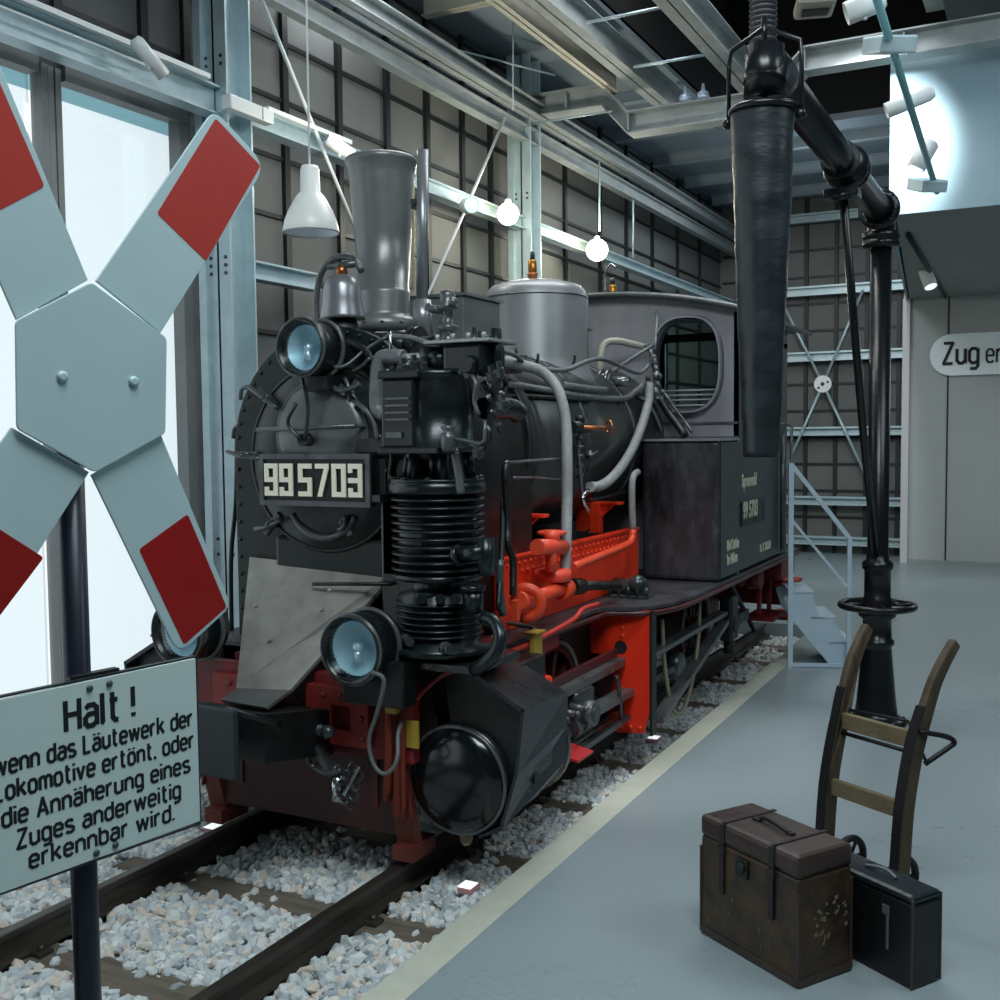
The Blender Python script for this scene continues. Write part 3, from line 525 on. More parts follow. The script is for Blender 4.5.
for s in (-1, 1):
    cx = L + s * .745; q = MB(); q.plate_hole(oval(7.67, cx, .27, .36), oval(7.67, cx, .235, .325), (0, .09, 0)); wf = P(q, 'cab_window_frame', M('window_ring', '#5a5c62', .35, .4), .004)
    q = MB(); q.prism(oval(7.74, cx, .24, .33), (0, .004, 0)); P(q, 'cab_window_pane', glz, parent=wf)
    q = MB()
    for z in (2.2, 2.235, 2.27, 2.16): q.cyl((cx - .2, 7.72, z), (cx + .2, 7.72, z), .006, n=6)
    q.cyl((cx - .19, 7.75, 2.18), (cx - .19, 7.75, 2.62), .008, n=8); P(q, 'window_bar', steelg, parent=wf)
    q = MB(); q.plate_hole(oval(7.62, cx, .262, .352), oval(7.62, cx, .25, .34), (0, .05, 0)); P(q, 'window_hood', tankm, parent=wf)
    W = lambda v: L + s * v
    q = MB(); q.b2((W(1.085), 7.7, 1.9), (W(1.115), 8.45, 2.82)); q.b2((W(1.085), 8.45, 2.66), (W(1.115), 9.3, 2.82)); q.b2((W(1.085), 9.05, .93), (W(1.115), 9.3, 2.7)); q.b2((W(1.085), 9.0, .93), (W(1.115), 9.1, 1.93)); cs = P(q, 'cab_side', tanks)
    q = MB(); q.b2((W(1.06), 8.47, 1.9), (W(1.08), 8.95, 2.2)); P(q, 'cab_curtain', M('olive_door', '#4a5238', .6), parent=cs)
    q = MB(); q.cyl((W(1.15), 9.0, .98), (W(1.15), 9.0, 2.0), .014, n=8); q.cyl((W(1.15), 9.32, .98), (W(1.15), 9.32, 2.0), .014, n=8); q.tube([(W(1.12), 8.95, 2.02), (W(1.18), 9.0, 2.02), (W(1.18), 9.2, 2.0)], .012, 8); P(q, 'grab_rail', gry, parent=cs)
q = MB(); n = 24; xs = [L - 1.21 + 2.42 * k / n for k in range(n + 1)]
up = [(x, 7.62, ZR(x) + .03) for x in xs]; dn = [(x, 7.62, ZR(x)) for x in xs[::-1]]
q.prism(up + dn, (0, 2.2, 0)); rf = P(q, 'cab_roof', blk)
q = MB(); q.tube([(x, 7.61, ZR(x) + .015) for x in xs], .022, 8, False); q.cyl((L + 1.21, 7.61, ZR(L + 1.21) + .015), (L + 1.21, 9.8, ZR(L + 1.21) + .015), .016, n=8); P(q, 'roof_edge', gry, parent=rf)
q = MB(); q.b2((L - 1.0, 8.0, .95), (L + 1.0, 9.25, 1.0)); P(q, 'cab_floor', blkd)
q = MB(); q.cyl((L, 7.72, 1.95), (L, 8.2, 1.95), .5, n=32); P(q, 'backhead', blkd)
# cab front fittings (ledge, seam)
q = MB(); q.b2((L + .3, 7.685, 2.02), (L + 1.115, 7.7, 2.035)); q.b2((L + .3, 7.66, 1.905), (L + 1.12, 7.7, 1.93)); P(q, 'cab_seam', gry, parent=cab)
# lettering on tank side
tk = [o for o in lo.children if o.name.startswith('side_tank')][0]
xs_ = L + 1.124
tl = M('pale_lettering', '#c9cbb4', .5)
def side_text(s, px_, py_, size, xsc=.8): 
    p = A(px_, py_, 'X', xs_); return text(s, size, tl, tk, 'lettering', p, (0, 1, 0), (0, 0, 1), xsc, .004)
tk2 = [o for o in lo.children if o.name.startswith('side_tank')][1]; tk = tk2
side_text('Spreewald', 742, 487, .13, .8); 
q = MB(); p0 = A(741, 527, 'X', xs_); p1 = A(764, 497, 'X', xs_); q.b2((xs_, p0.y, p0.z), (xs_ + .008, p1.y, p1.z + .0)); tb = P(q, 'side_number_plate', blkd, parent=tk2)
text('99 5703', .17, tl, tk2, 'lettering', (xs_ + .009, p0.y + .03, p0.z + .06), (0, 1, 0), (0, 0, 1), .78, .006)
side_text('Rbd Cottbus', 727, 551, .1, .62); side_text('Bw Lübben', 727, 565, .1, .62); side_text('Br. K. 28.3.69', 760, 552, .085, .75)
# ------------------------------------------------------------------ domes
zm = M('dome_sheet', '#85898b', .4, .35, .2, '#999d9f', 2.5, .04, 10, rvar=.06)
q = MB(); q.lathe([(.42, 2.25), (.39, 2.34), (.36, 2.4), (.345, 2.46), (.345, 2.87), (.335, 2.92), (.3, 2.955), (.2, 2.985), (.0, 2.995)], (L, 6.67, 0), (0, 0, 1), 64); dm = P(q, 'steam_dome', zm)
q = MB(); q.torus((L, 6.67, 2.875), (0, 0, 1), .345, .006, 64, 6); P(q, 'dome_seam', gry, parent=dm)
def safety(c, r=.03):
    q = MB(); q.lathe([(r, 0), (r, .03), (r * 1.2, .035), (r * 1.2, .05), (r * .8, .055)], c, (0, 0, 1), 16); o = P(q, 'valve_base', copper)
    q = MB(); q.lathe([(r * .9, .055), (r, .07), (r, .13), (r * .7, .14)], c, (0, 0, 1), 16); P(q, 'valve_body', brass, parent=o)
    q = MB(); q.lathe([(r * .6, .14), (r * .5, .19), (r * .2, .2)], c, (0, 0, 1), 12); P(q, 'valve_spindle', iron, parent=o); return o
safety((L, 6.62, 2.99)); c2 = A(612, 292, 'X', L); safety((c2.x, 8.1, 3.0))
q = MB(); q.tube([A(605, 296, 'Y', 8.1), A(605, 275, 'Y', 8.1), A(610, 264, 'Y', 8.1), A(616, 268, 'Y', 8.1)], .01, 8); P(q, 'whistle_pipe', chrome)
q = MB(); q.lathe([(.13, 2.35), (.12, 2.42), (.115, 2.7), (.15, 2.71), (.15, 2.725), (.12, 2.73), (.12, 2.95), (.1, 2.97)], (L, 7.28, 0), (0, 0, 1), 32); P(q, 'turret_column', M('turret', '#7b7c7b', .35, .35, .2, '#8e8f8e', 3))
# sand box
sx, sy = .205, .22; sc = (L, 5.52)
q = MB(); q.b2((sc[0] - sx, sc[1] - sy, 2.38), (sc[0] + sx, sc[1] + sy, 2.74), .012); so = P(q, 'sand_box', M('sandbox_sheet', '#5c615f', .42, .3, .2, '#6f7472', 4, .05, 15))
q = MB(); q.hull([(sc[0] + a * (sx + .015), sc[1] + b_ * (sy + .015), z) for a in (-1, 1) for b_ in (-1, 1) for z in (2.735, 2.752)] + [(sc[0], sc[1], 2.775)]); P(q, 'sand_box_lid', gry, parent=so)
q = MB(); q.cyl((sc[0], sc[1], 2.77), (sc[0], sc[1], 2.8), .025, n=12); P(q, 'lid_knob', iron, parent=so)
# ------------------------------------------------------------------ air compressor
C0 = Vector((-2.44, 4.12, 0)); cm = P(MB().lathe([(.15, 1.0), (.25, 1.0), (.25, 1.03), (.18, 1.035), (.18, 1.25), (.12, 1.27), (.12, 1.33), (.18, 1.34), (.18, 1.7)], C0, (0, 0, 1), 40), 'air_compressor', M('compressor_paint', '#10171a', .28, .15, .2, '#1c262a', 5, .1, 30), label='two stage ribbed air compressor beside the smokebox')
CM = MATS['compressor_paint']
for z in [1.36 + .034 * k for k in range(10)]: q = MB(); q.lathe([(.18, z), (.207, z + .003), (.21, z + .008), (.207, z + .013), (.18, z + .018)], C0, (0, 0, 1), 48); P(q, 'cooling_fin', CM, parent=cm)
for z in [1.07 + .028 * k for k in range(6)]: q = MB(); q.lathe([(.17, z), (.195, z + .003), (.195, z + .01), (.17, z + .014)], C0, (0, 0, 1), 48); P(q, 'cooling_fin', CM, parent=cm)
q = MB(); q.lathe([(.205, 1.7), (.215, 1.705), (.215, 1.745), (.205, 1.75), (.21, 1.752), (.21, 1.765)], C0, (0, 0, 1), 48); P(q, 'compressor_flange', CM, parent=cm); q = MB(); q.lathe([(.2, 1.32), (.2, 1.345)], C0, (0, 0, 1), 40); P(q, 'compressor_flange', CM, parent=cm); q = MB()
rivets(q, [C0 + Vector((.195 * math.cos(a), .195 * math.sin(a), 1.765)) for a in [2 * PI * k / 10 for k in range(10)]], .016, (0, 0, 1)); q.each('flange_bolt', CM, cm)
q = MB()
for a in (.6, 1.9, 3.3, 4.4, 5.4): q.cyl(C0 + Vector((.15 * math.cos(a), .15 * math.sin(a), 1.76)), C0 + Vector((.13 * math.cos(a), .13 * math.sin(a), 1.9)), .024, n=12)
q.cyl(C0 + Vector((0, 0, 1.76)), C0 + Vector((0, 0, 1.9)), .04, n=16); P(q, 'yoke_column', CM, parent=cm)
q = MB(); q.lathe([(.17, 1.88), (.185, 1.885), (.185, 1.905), (.16, 1.91), (.165, 2.2), (.18, 2.205), (.18, 2.235), (.1, 2.24), (.07, 2.3), (.07, 2.34)], C0, (0, 0, 1), 40)
q.b2(C0 + Vector((-.17, -.19, 1.9)), C0 + Vector((.0, .1, 2.2)), .012); q.b2(C0 + Vector((-.18, -.2, 2.2)), C0 + Vector((.03, .1, 2.235)), .006); q.b2(C0 + Vector((-.18, -.2, 1.875)), C0 + Vector((.12, .1, 1.905)), .006)
stc = P(q, 'steam_cylinder', CM, parent=cm)
q = MB(); y = C0.y - .195; x0, z0 = C0.x - .14, 2.02
for k in range(4): q.b2((x0, y - .008, z0 + .03 * k), (x0 + .12, y, z0 + .03 * k + .008))
q.b2((x0, y - .006, z0 - .075), (x0 + .08, y, z0 - .05)); P(q, 'maker_plate', gry, parent=cm)
# top valve gear block
q = MB(); y = 4.12
q.b2((-2.34, 4.0, 2.22), (-2.14, 4.22, 2.345), .02); q.cyl((-2.2, 4.0, 2.25), (-2.2, 3.95, 2.25), .04, .035, 16); q.cyl((-2.35, 4.06, 2.28), (-2.42, 4.06, 2.28), .045, n=16); P(q, 'valve_block', CM, parent=cm)
q = MB(); q.b2((-2.42, 3.98, 2.345), (-2.1, 4.24, 2.36), .003)
for k in range(4): q.cyl((-2.36 + .075 * k, 4.0, 2.36), (-2.36 + .075 * k, 4.0, 2.385), .011, n=8)
P(q, 'valve_cover', M('bright_edge', '#9a9f9e', .35, .5), parent=cm)
q = MB(); c = A(448, 340, 'Y', 4.1); q.lathe([(.025, 0), (.035, .02), (.025, .03), (.03, .06), (.045, .065), (.045, .08), (.022, .09), (.022, .15), (.045, .155), (.045, .17), (.03, .18), (.035, .21), (.03, .23), (.0, .24)], (c.x, 4.1, c.z - .02), (0, 0, 1), 16)
q.tube([(c.x, 4.1, c.z + .13), (c.x - .06, 4.08, c.z + .135), (c.x - .09, 4.08, c.z + .15)], .018, 8); q.sph((c.x + .05, 4.06, c.z + .16), .02); P(q, 'lubricator', gry, parent=cm)
q = MB(); c = A(485, 348, 'Y', 4.1); q.cyl(c + Vector((0, 0, -.12)), c + Vector((0, 0, .05)), .03, n=12); q.torus(c + Vector((.02, 0, .07)), (0, 1, 0), .035, .02, 20, 8, -.2, PI, (1, 0, 0)); q.cyl(c + Vector((-.05, 0, -.05)), c + Vector((-.05, 0, .09)), .01, n=8); q.b2(c + Vector((-.09, -.03, -.1)), c + Vector((.08, .03, -.07))); q.cyl(c + Vector((.055, 0, .08)), c + Vector((.055, 0, -.14)), .025, n=12); P(q, 'governor', CM, parent=cm)
q = MB(); c = A(494, 345, 'Y', 4.15)
for k in range(5): q.cyl(A(478 + 5 * k, 368 + 14 * k, 'Y', 4.12), A(484 + 4 * k, 376 + 14 * k, 'Y', 4.14), .014, .01, 8)
q.tube([A(495, 350, 'Y', 4.15), A(497, 380, 'Y', 4.15), A(490, 415, 'Y', 4.2), A(488, 440, 'Y', 4.2)], .02, 8); P(q, 'valve_linkage', iron, parent=cm)
# front small valve and pipes on the compressor
q = MB(); c = A(448, 438, 'Y', 3.95); q.lathe([(.02, -.06), (.03, -.05), (.034, 0), (.03, .02), (.018, .025), (.03, .04), (.03, .05), (0, .055)], c, (0, 0, 1), 16); q.tube([c, c + Vector((.08, .0, -.01)), A(480, 444, 'Y', 3.95), A(485, 440, 'Y', 3.95), A(485, 420, 'Y', 3.95)], .008, 8, False); q.tube([c + Vector((0, .05, -.05)), c + Vector((0.02, .05, -.15)), c + Vector((.03, .05, -.24))], .02, 8); P(q, 'drain_valve', gry, parent=cm)
q = MB(); q.cyl(A(462, 555, 'Y', 3.93), A(485, 552, 'Y', 3.93), .035, n=16); q.b2(A(485, 540, 'Y', 3.93), A(497, 572, 'Y', 4.05)); q.cyl(A(486, 538, 'Y', 3.95), A(486, 575, 'Y', 3.95), .035, n=16); q.cyl(A(460, 555, 'Y', 3.93), A(456, 556, 'Y', 3.93), .045, n=16); P(q, 'outlet_valve', CM, parent=cm)
q = MB(); q.cyl(A(473, 590, 'Y', 4.0), A(473, 612, 'Y', 4.0), .045, n=16); q.cyl(A(473, 585, 'Y', 4.0), A(473, 590, 'Y', 4.0), .055, n=16); q.b2(A(415, 592, 'Y', 3.95), A(437, 606, 'Y', 4.0), .01)
for x in (422, 440, 455): q.cyl(A(x, 599, 'Y', 3.92), A(x + 1, 599, 'Y', 3.98), .022, n=10)
P(q, 'inlet_valve', CM, parent=cm)
q = MB(); q.tube([A(484, 618, 'Y', 4.0), A(494, 622, 'Y', 3.98), A(500, 636, 'Y', 3.95), A(496, 652, 'Y', 3.93), A(484, 664, 'Y', 3.93), A(474, 670, 'Y', 3.95)], .03, 12); P(q, 'elbow_pipe', CM, parent=cm)
for x, y in ((405, 640), (445, 648)): q = MB(); q.sph(A(x, y, 'Y', 3.93), .03); q.cyl(A(x, y, 'Y', 3.93), A(x + 5, y + 2, 'Y', 3.88), .02, n=10); P(q, 'drain_plug', iron, parent=cm)
q = MB(); q.b2((-2.75, 3.93, .94), (-2.15, 4.35, .975), .006); q.b2((-2.8, 4.2, .96), (-2.6, 4.34, 1.7), .01); q.b2(A(372, 495, 'Y', 4.05), A(398, 500, 'Y', 4.2)); P(q, 'compressor_bracket', blk, parent=cm)
# ------------------------------------------------------------------ piping
def pipe(name, pts, r, mat, smooth=True, lab=None):
    q = MB(); q.tube([A(*p) for p in pts], r, 10, smooth); return P(q, name, mat, label=lab)
q = MB(); q.cyl(A(423, 150, 'Y', 4.62), A(422, 305, 'Y', 4.62), .029, n=20); q.cyl(A(422, 300, 'Y', 4.62), A(423, 335, 'Y', 4.62), .045, .05, 20); ex = P(q, 'exhaust_pipe', M('exhaust_iron', '#7d8183', .3, .5, .2, '#93979a', 4))
q = MB(); q.b2(A(410, 199, 'Y', 4.62), A(430, 204, 'Y', 4.66)); q.b2(A(411, 205, 'Y', 4.62), A(417, 210, 'Y', 4.66)); P(q, 'pipe_clamp', iron, parent=ex)
q = MB(); q.tube([A(413, 185, 'Y', 4.72), A(413, 260, 'Y', 4.72), A(412, 290, 'Y', 4.72)], .008, 6); P(q, 'thin_pipe', M('pale_pipe', '#b2a98a', .4, .4), parent=ex)
Y = 'Y'; X = 'X'; Z = 'Z'
pipe('steam_pipe', [(404, 357, Y, 4.2), (385, 356, Y, 4.2), (379, 362, Y, 4.2), (377, 375, Y, 4.2), (376, 398, Y, 4.2), (378, 410, Y, 4.2), (386, 415, Y, 4.2)], .034, pipe_m)
pipe('steam_pipe', [(404, 357, Y, 4.15), (430, 356, Y, 4.1), (452, 357, Y, 4.1)], .016, M('bright_pipe', '#a5a9aa', .3, .5))
pipe('thin_pipe', [(376, 333, Y, 4.2), (390, 332, Y, 4.2), (391, 357, Y, 4.18)], .007, chrome, False)
pipe('oil_pipe', [(388, 336, Y, 4.3), (410, 338, Y, 4.3), (430, 344, Y, 4.2), (445, 348, Y, 4.15)], .014, pipe_m)
q = MB(); q.cyl(A(375, 347, 'Y', 4.5), A(418, 345, 'Y', 4.5), .075, n=24); q.cyl(A(412, 345, 'Y', 4.5), A(420, 345, 'Y', 4.5), .09, n=24); P(q, 'blower_drum', blk)
q = MB(); q.cyl(A(436, 420, Y, 4.5), A(515, 409, Y, 4.9), .05, n=20); q.b.free(); 
pipe('steam_pipe', [(484, 408, Y, 4.3), (500, 408, Y, 4.45), (512, 409, Y, 4.55), (519, 414, Y, 4.6)], .05, blk)
pipe('steam_pipe', [(488, 365, X, -2.6), (500, 369, X, -2.62), (519, 369, X, -2.65)], .026, blkd)
# long pipes along the boiler top right
pipe('boiler_pipe', [(484, 355, X, -2.7), (510, 360, X, -2.7), (535, 368, X, -2.68), (565, 370, X, -2.68), (585, 362, X, -2.68), (602, 359, X, -2.68), (620, 366, X, -2.66), (638, 373, X, -2.62), (648, 366, X, -2.6), (654, 355, X, -2.55)], .015, pipe_m)
pipe('boiler_pipe', [(486, 386, X, -2.66), (510, 385, X, -2.66), (545, 390, X, -2.66), (580, 396, X, -2.66), (620, 399, X, -2.66), (634, 393, X, -2.66), (645, 383, X, -2.62)], .02, pipe_m)
pipe('boiler_pipe', [(490, 397, X, -2.64), (520, 396, X, -2.64), (560, 398, X, -2.64), (590, 400, X, -2.64)], .012, blkd)
pipe('boiler_pipe', [(562, 385, X, -2.66), (590, 389, X, -2.66), (606, 390, X, -2.66)], .022, pipe_m)
# big lagged hose, curving down in front of the boiler
pipe('lagged_hose', [(494, 360, X, -2.62), (520, 365, X, -2.6), (540, 371, X, -2.56), (553, 382, X, -2.5), (561, 398, X, -2.45), (566, 425, X, -2.42), (567, 460, X, -2.4), (567, 500, X, -2.4), (566, 545, X, -2.38), (565, 575, X, -2.38)], .031, M('lagging_grey', '#7a7f80', .55, 0, .2, '#969a9a', 30, .4, 120), lab='light grey lagged hose running down the boiler side')
pipe('lagged_hose', [(590, 487, X, -2.5), (600, 486, X, -2.5), (612, 478, X, -2.5), (626, 460, X, -2.52), (638, 436, X, -2.55), (648, 404, X, -2.58), (649, 384, X, -2.6)], .032, MATS['lagging_grey'], lab='light grey lagged hose curving up to the cab')
pipe('injector_pipe', [(599, 390, Y, 7.3), (600, 362, Y, 7.3), (604, 345, Y, 7.35), (615, 341, Y, 7.4), (632, 344, Y, 7.5), (648, 348, Y, 7.6)], .026, M('pale_lagging', '#a2a394', .5))
pipe('injector_pipe', [(606, 376, Y, 7.3), (625, 363, Y, 7.35), (642, 352, Y, 7.4), (652, 346, Y, 7.5)], .014, pipe_m)
q = MB(); q.cyl(A(577, 380, Y, 7.1), A(612, 381, Y, 7.1), .055, n=16)
for x in (580, 588, 594, 600, 607): q.cyl(A(x, 380, Y, 7.1), A(x + 3, 380, Y, 7.1), .075, n=14); q.cyl(A(x, 386, Y, 7.04), A(x, 391, Y, 7.04), .014, n=8)
q.cyl(A(612, 381, Y, 7.1), A(630, 382, Y, 7.1), .035, n=14); P(q, 'regulator_valve', M('bright_iron', '#5d6163', .28, .6, .2, '#85898b', 8))
for (x, y) in ((510, 351), (532, 357), (569, 358)):
    q = MB(); c = A(x, y, X, -2.86); q.torus(c, (.4, 1, 0), .055, .009, 24, 6, -.3, PI + .3, (1, -.4, 0)); P(q, 'dome_handle', iron)
# valve cluster by cab window
q = MB()
for k, (x, y) in enumerate(((650, 350), (653, 357), (655, 364), (656, 372), (657, 380), (655, 388), (657, 395))): q.cyl(A(x, y, Y, 7.6), A(x + 2, y + 7, Y, 7.6), .018 + .008 * (k % 2), n=10)
for x, y in ((647, 346), (660, 376), (648, 378), (663, 392), (640, 393), (634, 398)): qq = MB(); qq.sph(A(x, y, Y, 7.55), .022); P(qq, 'valve_knob', gry)
q.tube([A(655, 350, Y, 7.6), A(657, 320, Y, 7.66), A(656, 310, Y, 7.66)], .012, 8); P(q, 'valve_cluster', M('cluster_iron', '#6f7477', .3, .5, .25, '#9fa5a8', 14))
pipe('valve_pipe', [(660, 398, Y, 7.5), (668, 412, Y, 7.5), (677, 424, Y, 7.45), (685, 436, Y, 7.4)], .03, blkd); pipe('valve_pipe', [(664, 392, Y, 7.55), (672, 404, Y, 7.5), (683, 419, Y, 7.5), (692, 432, Y, 7.45)], .012, gry)
pipe('valve_pipe', [(636, 396, Y, 7.3), (648, 404, Y, 7.3), (657, 420, Y, 7.3), (662, 434, Y, 7.3)], .02, blkd)
# brass valve and try-cocks on boiler side
q = MB(); c = A(580, 427, X, -2.5); e = A(606, 428, X, -2.42); q.tube([A(578, 427, X, -2.5), A(595, 428, X, -2.42), A(606, 428, X, -2.4)], .013, 8); q.torus(A(609, 427, X, -2.4), (.6, .7, 0), .038, .008, 20, 6); P(q, 'brass_cock', copper)
q = MB(); q.cyl(A(572, 427, X, -2.5), A(588, 427, X, -2.5), .035, n=14); q.cyl(A(580, 415, X, -2.5), A(580, 422, X, -2.5), .03, n=10); P(q, 'check_valve', blkd)
q = MB()
pt = [A(580, 432, X, -2.5), A(579, 455, X, -2.5), A(581, 480, X, -2.48), A(583, 505, X, -2.46)]; q.tube(pt, .012, 8)
for y in (438, 447, 456, 466, 476): q.lathe([(.02, -.012), (.028, 0), (.02, .012)], A(580, y, X, -2.5), (0, 0, 1), 10)
q.sph(A(590, 455, X, -2.46), .03); q.cyl(A(588, 457, X, -2.46), A(598, 452, X, -2.42), .014, n=8); P(q, 'gauge_cock', iron)
pipe('gauge_pipe', [(588, 490, X, -2.45), (583, 497, X, -2.45), (584, 503, X, -2.45), (589, 512, X, -2.45)], .012, chrome)
pipe('boiler_rail', [(508, 463, X, -2.4), (530, 461, X, -2.42), (560, 459, X, -2.45)], .009, gry); pipe('boiler_rail', [(508, 463, X, -2.38), (505, 470, X, -2.38), (507, 520, X, -2.36), (508, 545, X, -2.34), (513, 560, X, -2.32), (513, 595, X, -2.3)], .018, blk)
pipe('boiler_rail', [(560, 480, X, -2.5), (535, 478, X, -2.5), (512, 478, X, -2.45)], .008, gry)
pipe('boiler_rail', [(590, 454, X, -2.6), (610, 455, X, -2.62), (632, 455, X, -2.65)], .008, gry)
# red pump / injector group
q = MB(); c = A(550, 560, X, -2.38); r_ = .05
q.cyl(A(537, 547, X, -2.38), A(563, 547, X, -2.38), .042, n=20); q.cyl(A(551, 547, X, -2.38), A(551, 572, X, -2.38), .03, n=20); q.lathe([(.06, 0), (.08, .005), (.08, .02), (.06, .025)], A(552, 535, X, -2.42), (0, 0, 1), 20); q.cyl(A(552, 542, X, -2.4), A(552, 530, X, -2.4), .045, n=16)
q.lathe([(.08, -.05), (.1, -.045), (.1, .01), (.07, .02)], A(553, 572, X, -2.42), (0, 0, 1), 28); pu = P(q, 'feed_valve', M('valve_red', '#d9472f', .4, 0, .25, '#e05138', 6))
q = MB(); q.torus(A(526, 603, X, -2.3), (.25, -1, 0), .075, .026, 24, 10, -1.9, 2.3, (1, .25, 0)); q.cyl(A(518, 601, X, -2.3), A(532, 600, X, -2.34), .045, n=18); q.bar(A(515, 600, X, -2.28), A(516, 620, X, -2.28), .03, .03); q.cyl(A(534, 597, X, -2.36), A(562, 589, X, -2.38), .036, n=16); q.cyl(A(560, 590, X, -2.38), A(567, 588, X, -2.38), .055, n=18); P(q, 'feed_pump', M('pump_red', '#dc4526', .38, 0, .25, '#e04c2c', 6), parent=pu)
pipe('red_pipe', [(573, 567, X, -2.4), (600, 556, X, -2.42), (622, 547, X, -2.44), (631, 541, X, -2.44), (633, 530, X, -2.44)], .024, MATS['pump_red'])
pipe('lagged_hose', [(633, 530, X, -2.44), (632, 505, X, -2.44), (632, 485, X, -2.44), (634, 475, X, -2.44), (638, 472, X, -2.44)], .022, MATS['lagging_grey'], lab='short grey lagged pipe beside the tank front')
q = MB(); q.cyl(A(580, 586, X, -2.42), A(618, 585, X, -2.36), .028, n=16); q.cyl(A(572, 587, X, -2.42), A(581, 586, X, -2.42), .048, n=14); P(q, 'drain_pipe', blkd)
q = MB(); c = A(632, 588, Z, .98); q.cyl(c + Vector((-.12, 0, 0)), c + Vector((.1, 0, 0)), .06, n=14); q.sph(c + Vector((.05, -.03, .03)), .06); q.b2(c + Vector((-.14, -.08, -.06)), c + Vector((.13, .08, -.035)), .01)
for k in range(5): q.cyl(c + Vector((-.12 + .06 * k, -.07, -.04)), c + Vector((-.12 + .06 * k, -.07, .02)), .012, n=8)
P(q, 'lubricator_pump', M('oily_iron', '#1f2728', .25, .4, .2, '#4b5658', 14))
# bits on front running board
q = MB(); q.tube([A(503, 622, Z, .97), A(520, 625, Z, .97), A(534, 628, Z, .96), A(532, 634, Z, .94)], .012, 8); q.tube([A(500, 560, X, -2.3), A(500, 590, X, -2.3), A(503, 615, X, -2.3)], .02, 8); P(q, 'board_handle', gry)
pipe('board_pipe', [(503, 500, X, -2.4), (502, 540, X, -2.35), (500, 580, X, -2.3), (498, 610, X, -2.28)], .014, blkd)
for (x, y) in ((436, 330), (402, 408), (398, 430), (386, 398), (388, 422), (372, 385), (394, 385), (400, 395)):
    pass
q = MB()
for k, (x, y) in enumerate(((388, 372), (397, 382), (390, 398), (400, 410), (392, 425), (386, 440), (398, 445))):
    c = A(x, y, Y, 4.22); q.sph(c, .026); q.cyl(c, c + Vector((.05 * (-1) ** k, -.02, .03)), .012, n=8)
q.tube([A(376, 380, Y, 4.25), A(384, 400, Y, 4.25), A(390, 430, Y, 4.25), A(386, 470, Y, 4.25)], .012, 8); q.tube([A(398, 375, Y, 4.2), A(392, 395, Y, 4.2), A(396, 420, Y, 4.2)], .009, 8); P(q, 'small_fittings', iron)
for pts_, r_, m_ in (([(401, 366, Y, 4.18), (398, 374, Y, 4.16), (404, 380, Y, 4.1)], .018, iron), ([(372, 362, Y, 4.22), (366, 352, Y, 4.25), (356, 344, Y, 4.3), (344, 338, Y, 4.35)], .02, blkd), ([(384, 440, Y, 4.2), (392, 455, Y, 4.18), (390, 478, Y, 4.18), (396, 492, Y, 4.1)], .014, blk), ([(500, 372, X, -2.3), (506, 384, X, -2.35), (500, 402, X, -2.35), (492, 418, X, -2.35)], .014, blkd), ([(496, 350, X, -2.35), (506, 352, X, -2.45), (516, 356, X, -2.55), (526, 366, X, -2.6)], .012, iron), ([(470, 372, Y, 4.0), (476, 384, Y, 3.98), (474, 400, Y, 3.98), (479, 415, Y, 3.98)], .009, gry), ([(484, 425, Y, 4.05), (490, 432, Y, 4.05), (488, 446, Y, 4.05), (480, 452, Y, 4.05)], .011, blk), ([(410, 348, Y, 4.3), (418, 340, Y, 4.3), (430, 338, Y, 4.25), (441, 333, Y, 4.2)], .012, iron), ([(352, 372, Y, 4.22), (362, 366, Y, 4.2), (370, 358, Y, 4.2)], .01, gry), ([(500, 395, Y, 4.35), (495, 402, Y, 4.3), (486, 404, Y, 4.25)], .03, blk)):
    q = MB(); q.tube([A(*p_) for p_ in pts_], r_, 8); P(q, 'air_pipe', m_)
for x, y, r_ in ((404, 368, .028), (415, 365, .022), (424, 366, .02), (470, 372, .03), (462, 368, .022), (492, 376, .024), (500, 372, .02), (503, 404, .03), (478, 452, .026), (410, 452, .02)):
    q = MB(); c = A(x, y, Y, 4.02); q.lathe([(r_ * .6, -.03), (r_, -.02), (r_, .015), (r_ * .6, .02), (r_ * .6, .045), (0, .046)], c, (0, -.3, 1), 6, sm=False); P(q, 'union_nut', iron)

pipe('door_pipe', [(326, 384, Y, 4.2), (340, 390, Y, 4.18), (352, 388, Y, 4.18), (360, 384, Y, 4.18)], .013, gry)
pipe('door_pipe', [(355, 402, Y, 4.2), (366, 410, Y, 4.2), (374, 422, Y, 4.2), (378, 440, Y, 4.2)], .012, gry)
q = MB(); q.b2(A(320, 439, Y, 4.2), A(388, 452, Y, 4.24)); P(q, 'plate_bar', blk)
q = MB(); q.b2((L + .36, 4.2, 1.3), (L + .52, 4.31, 1.85), .01); P(q, 'side_bracket', blkd)
# thin pipes along boiler bottom
pipe('boiler_rail', [(590, 500, X, -2.5), (600, 498, X, -2.5), (625, 492, X, -2.55)], .01, blkd)
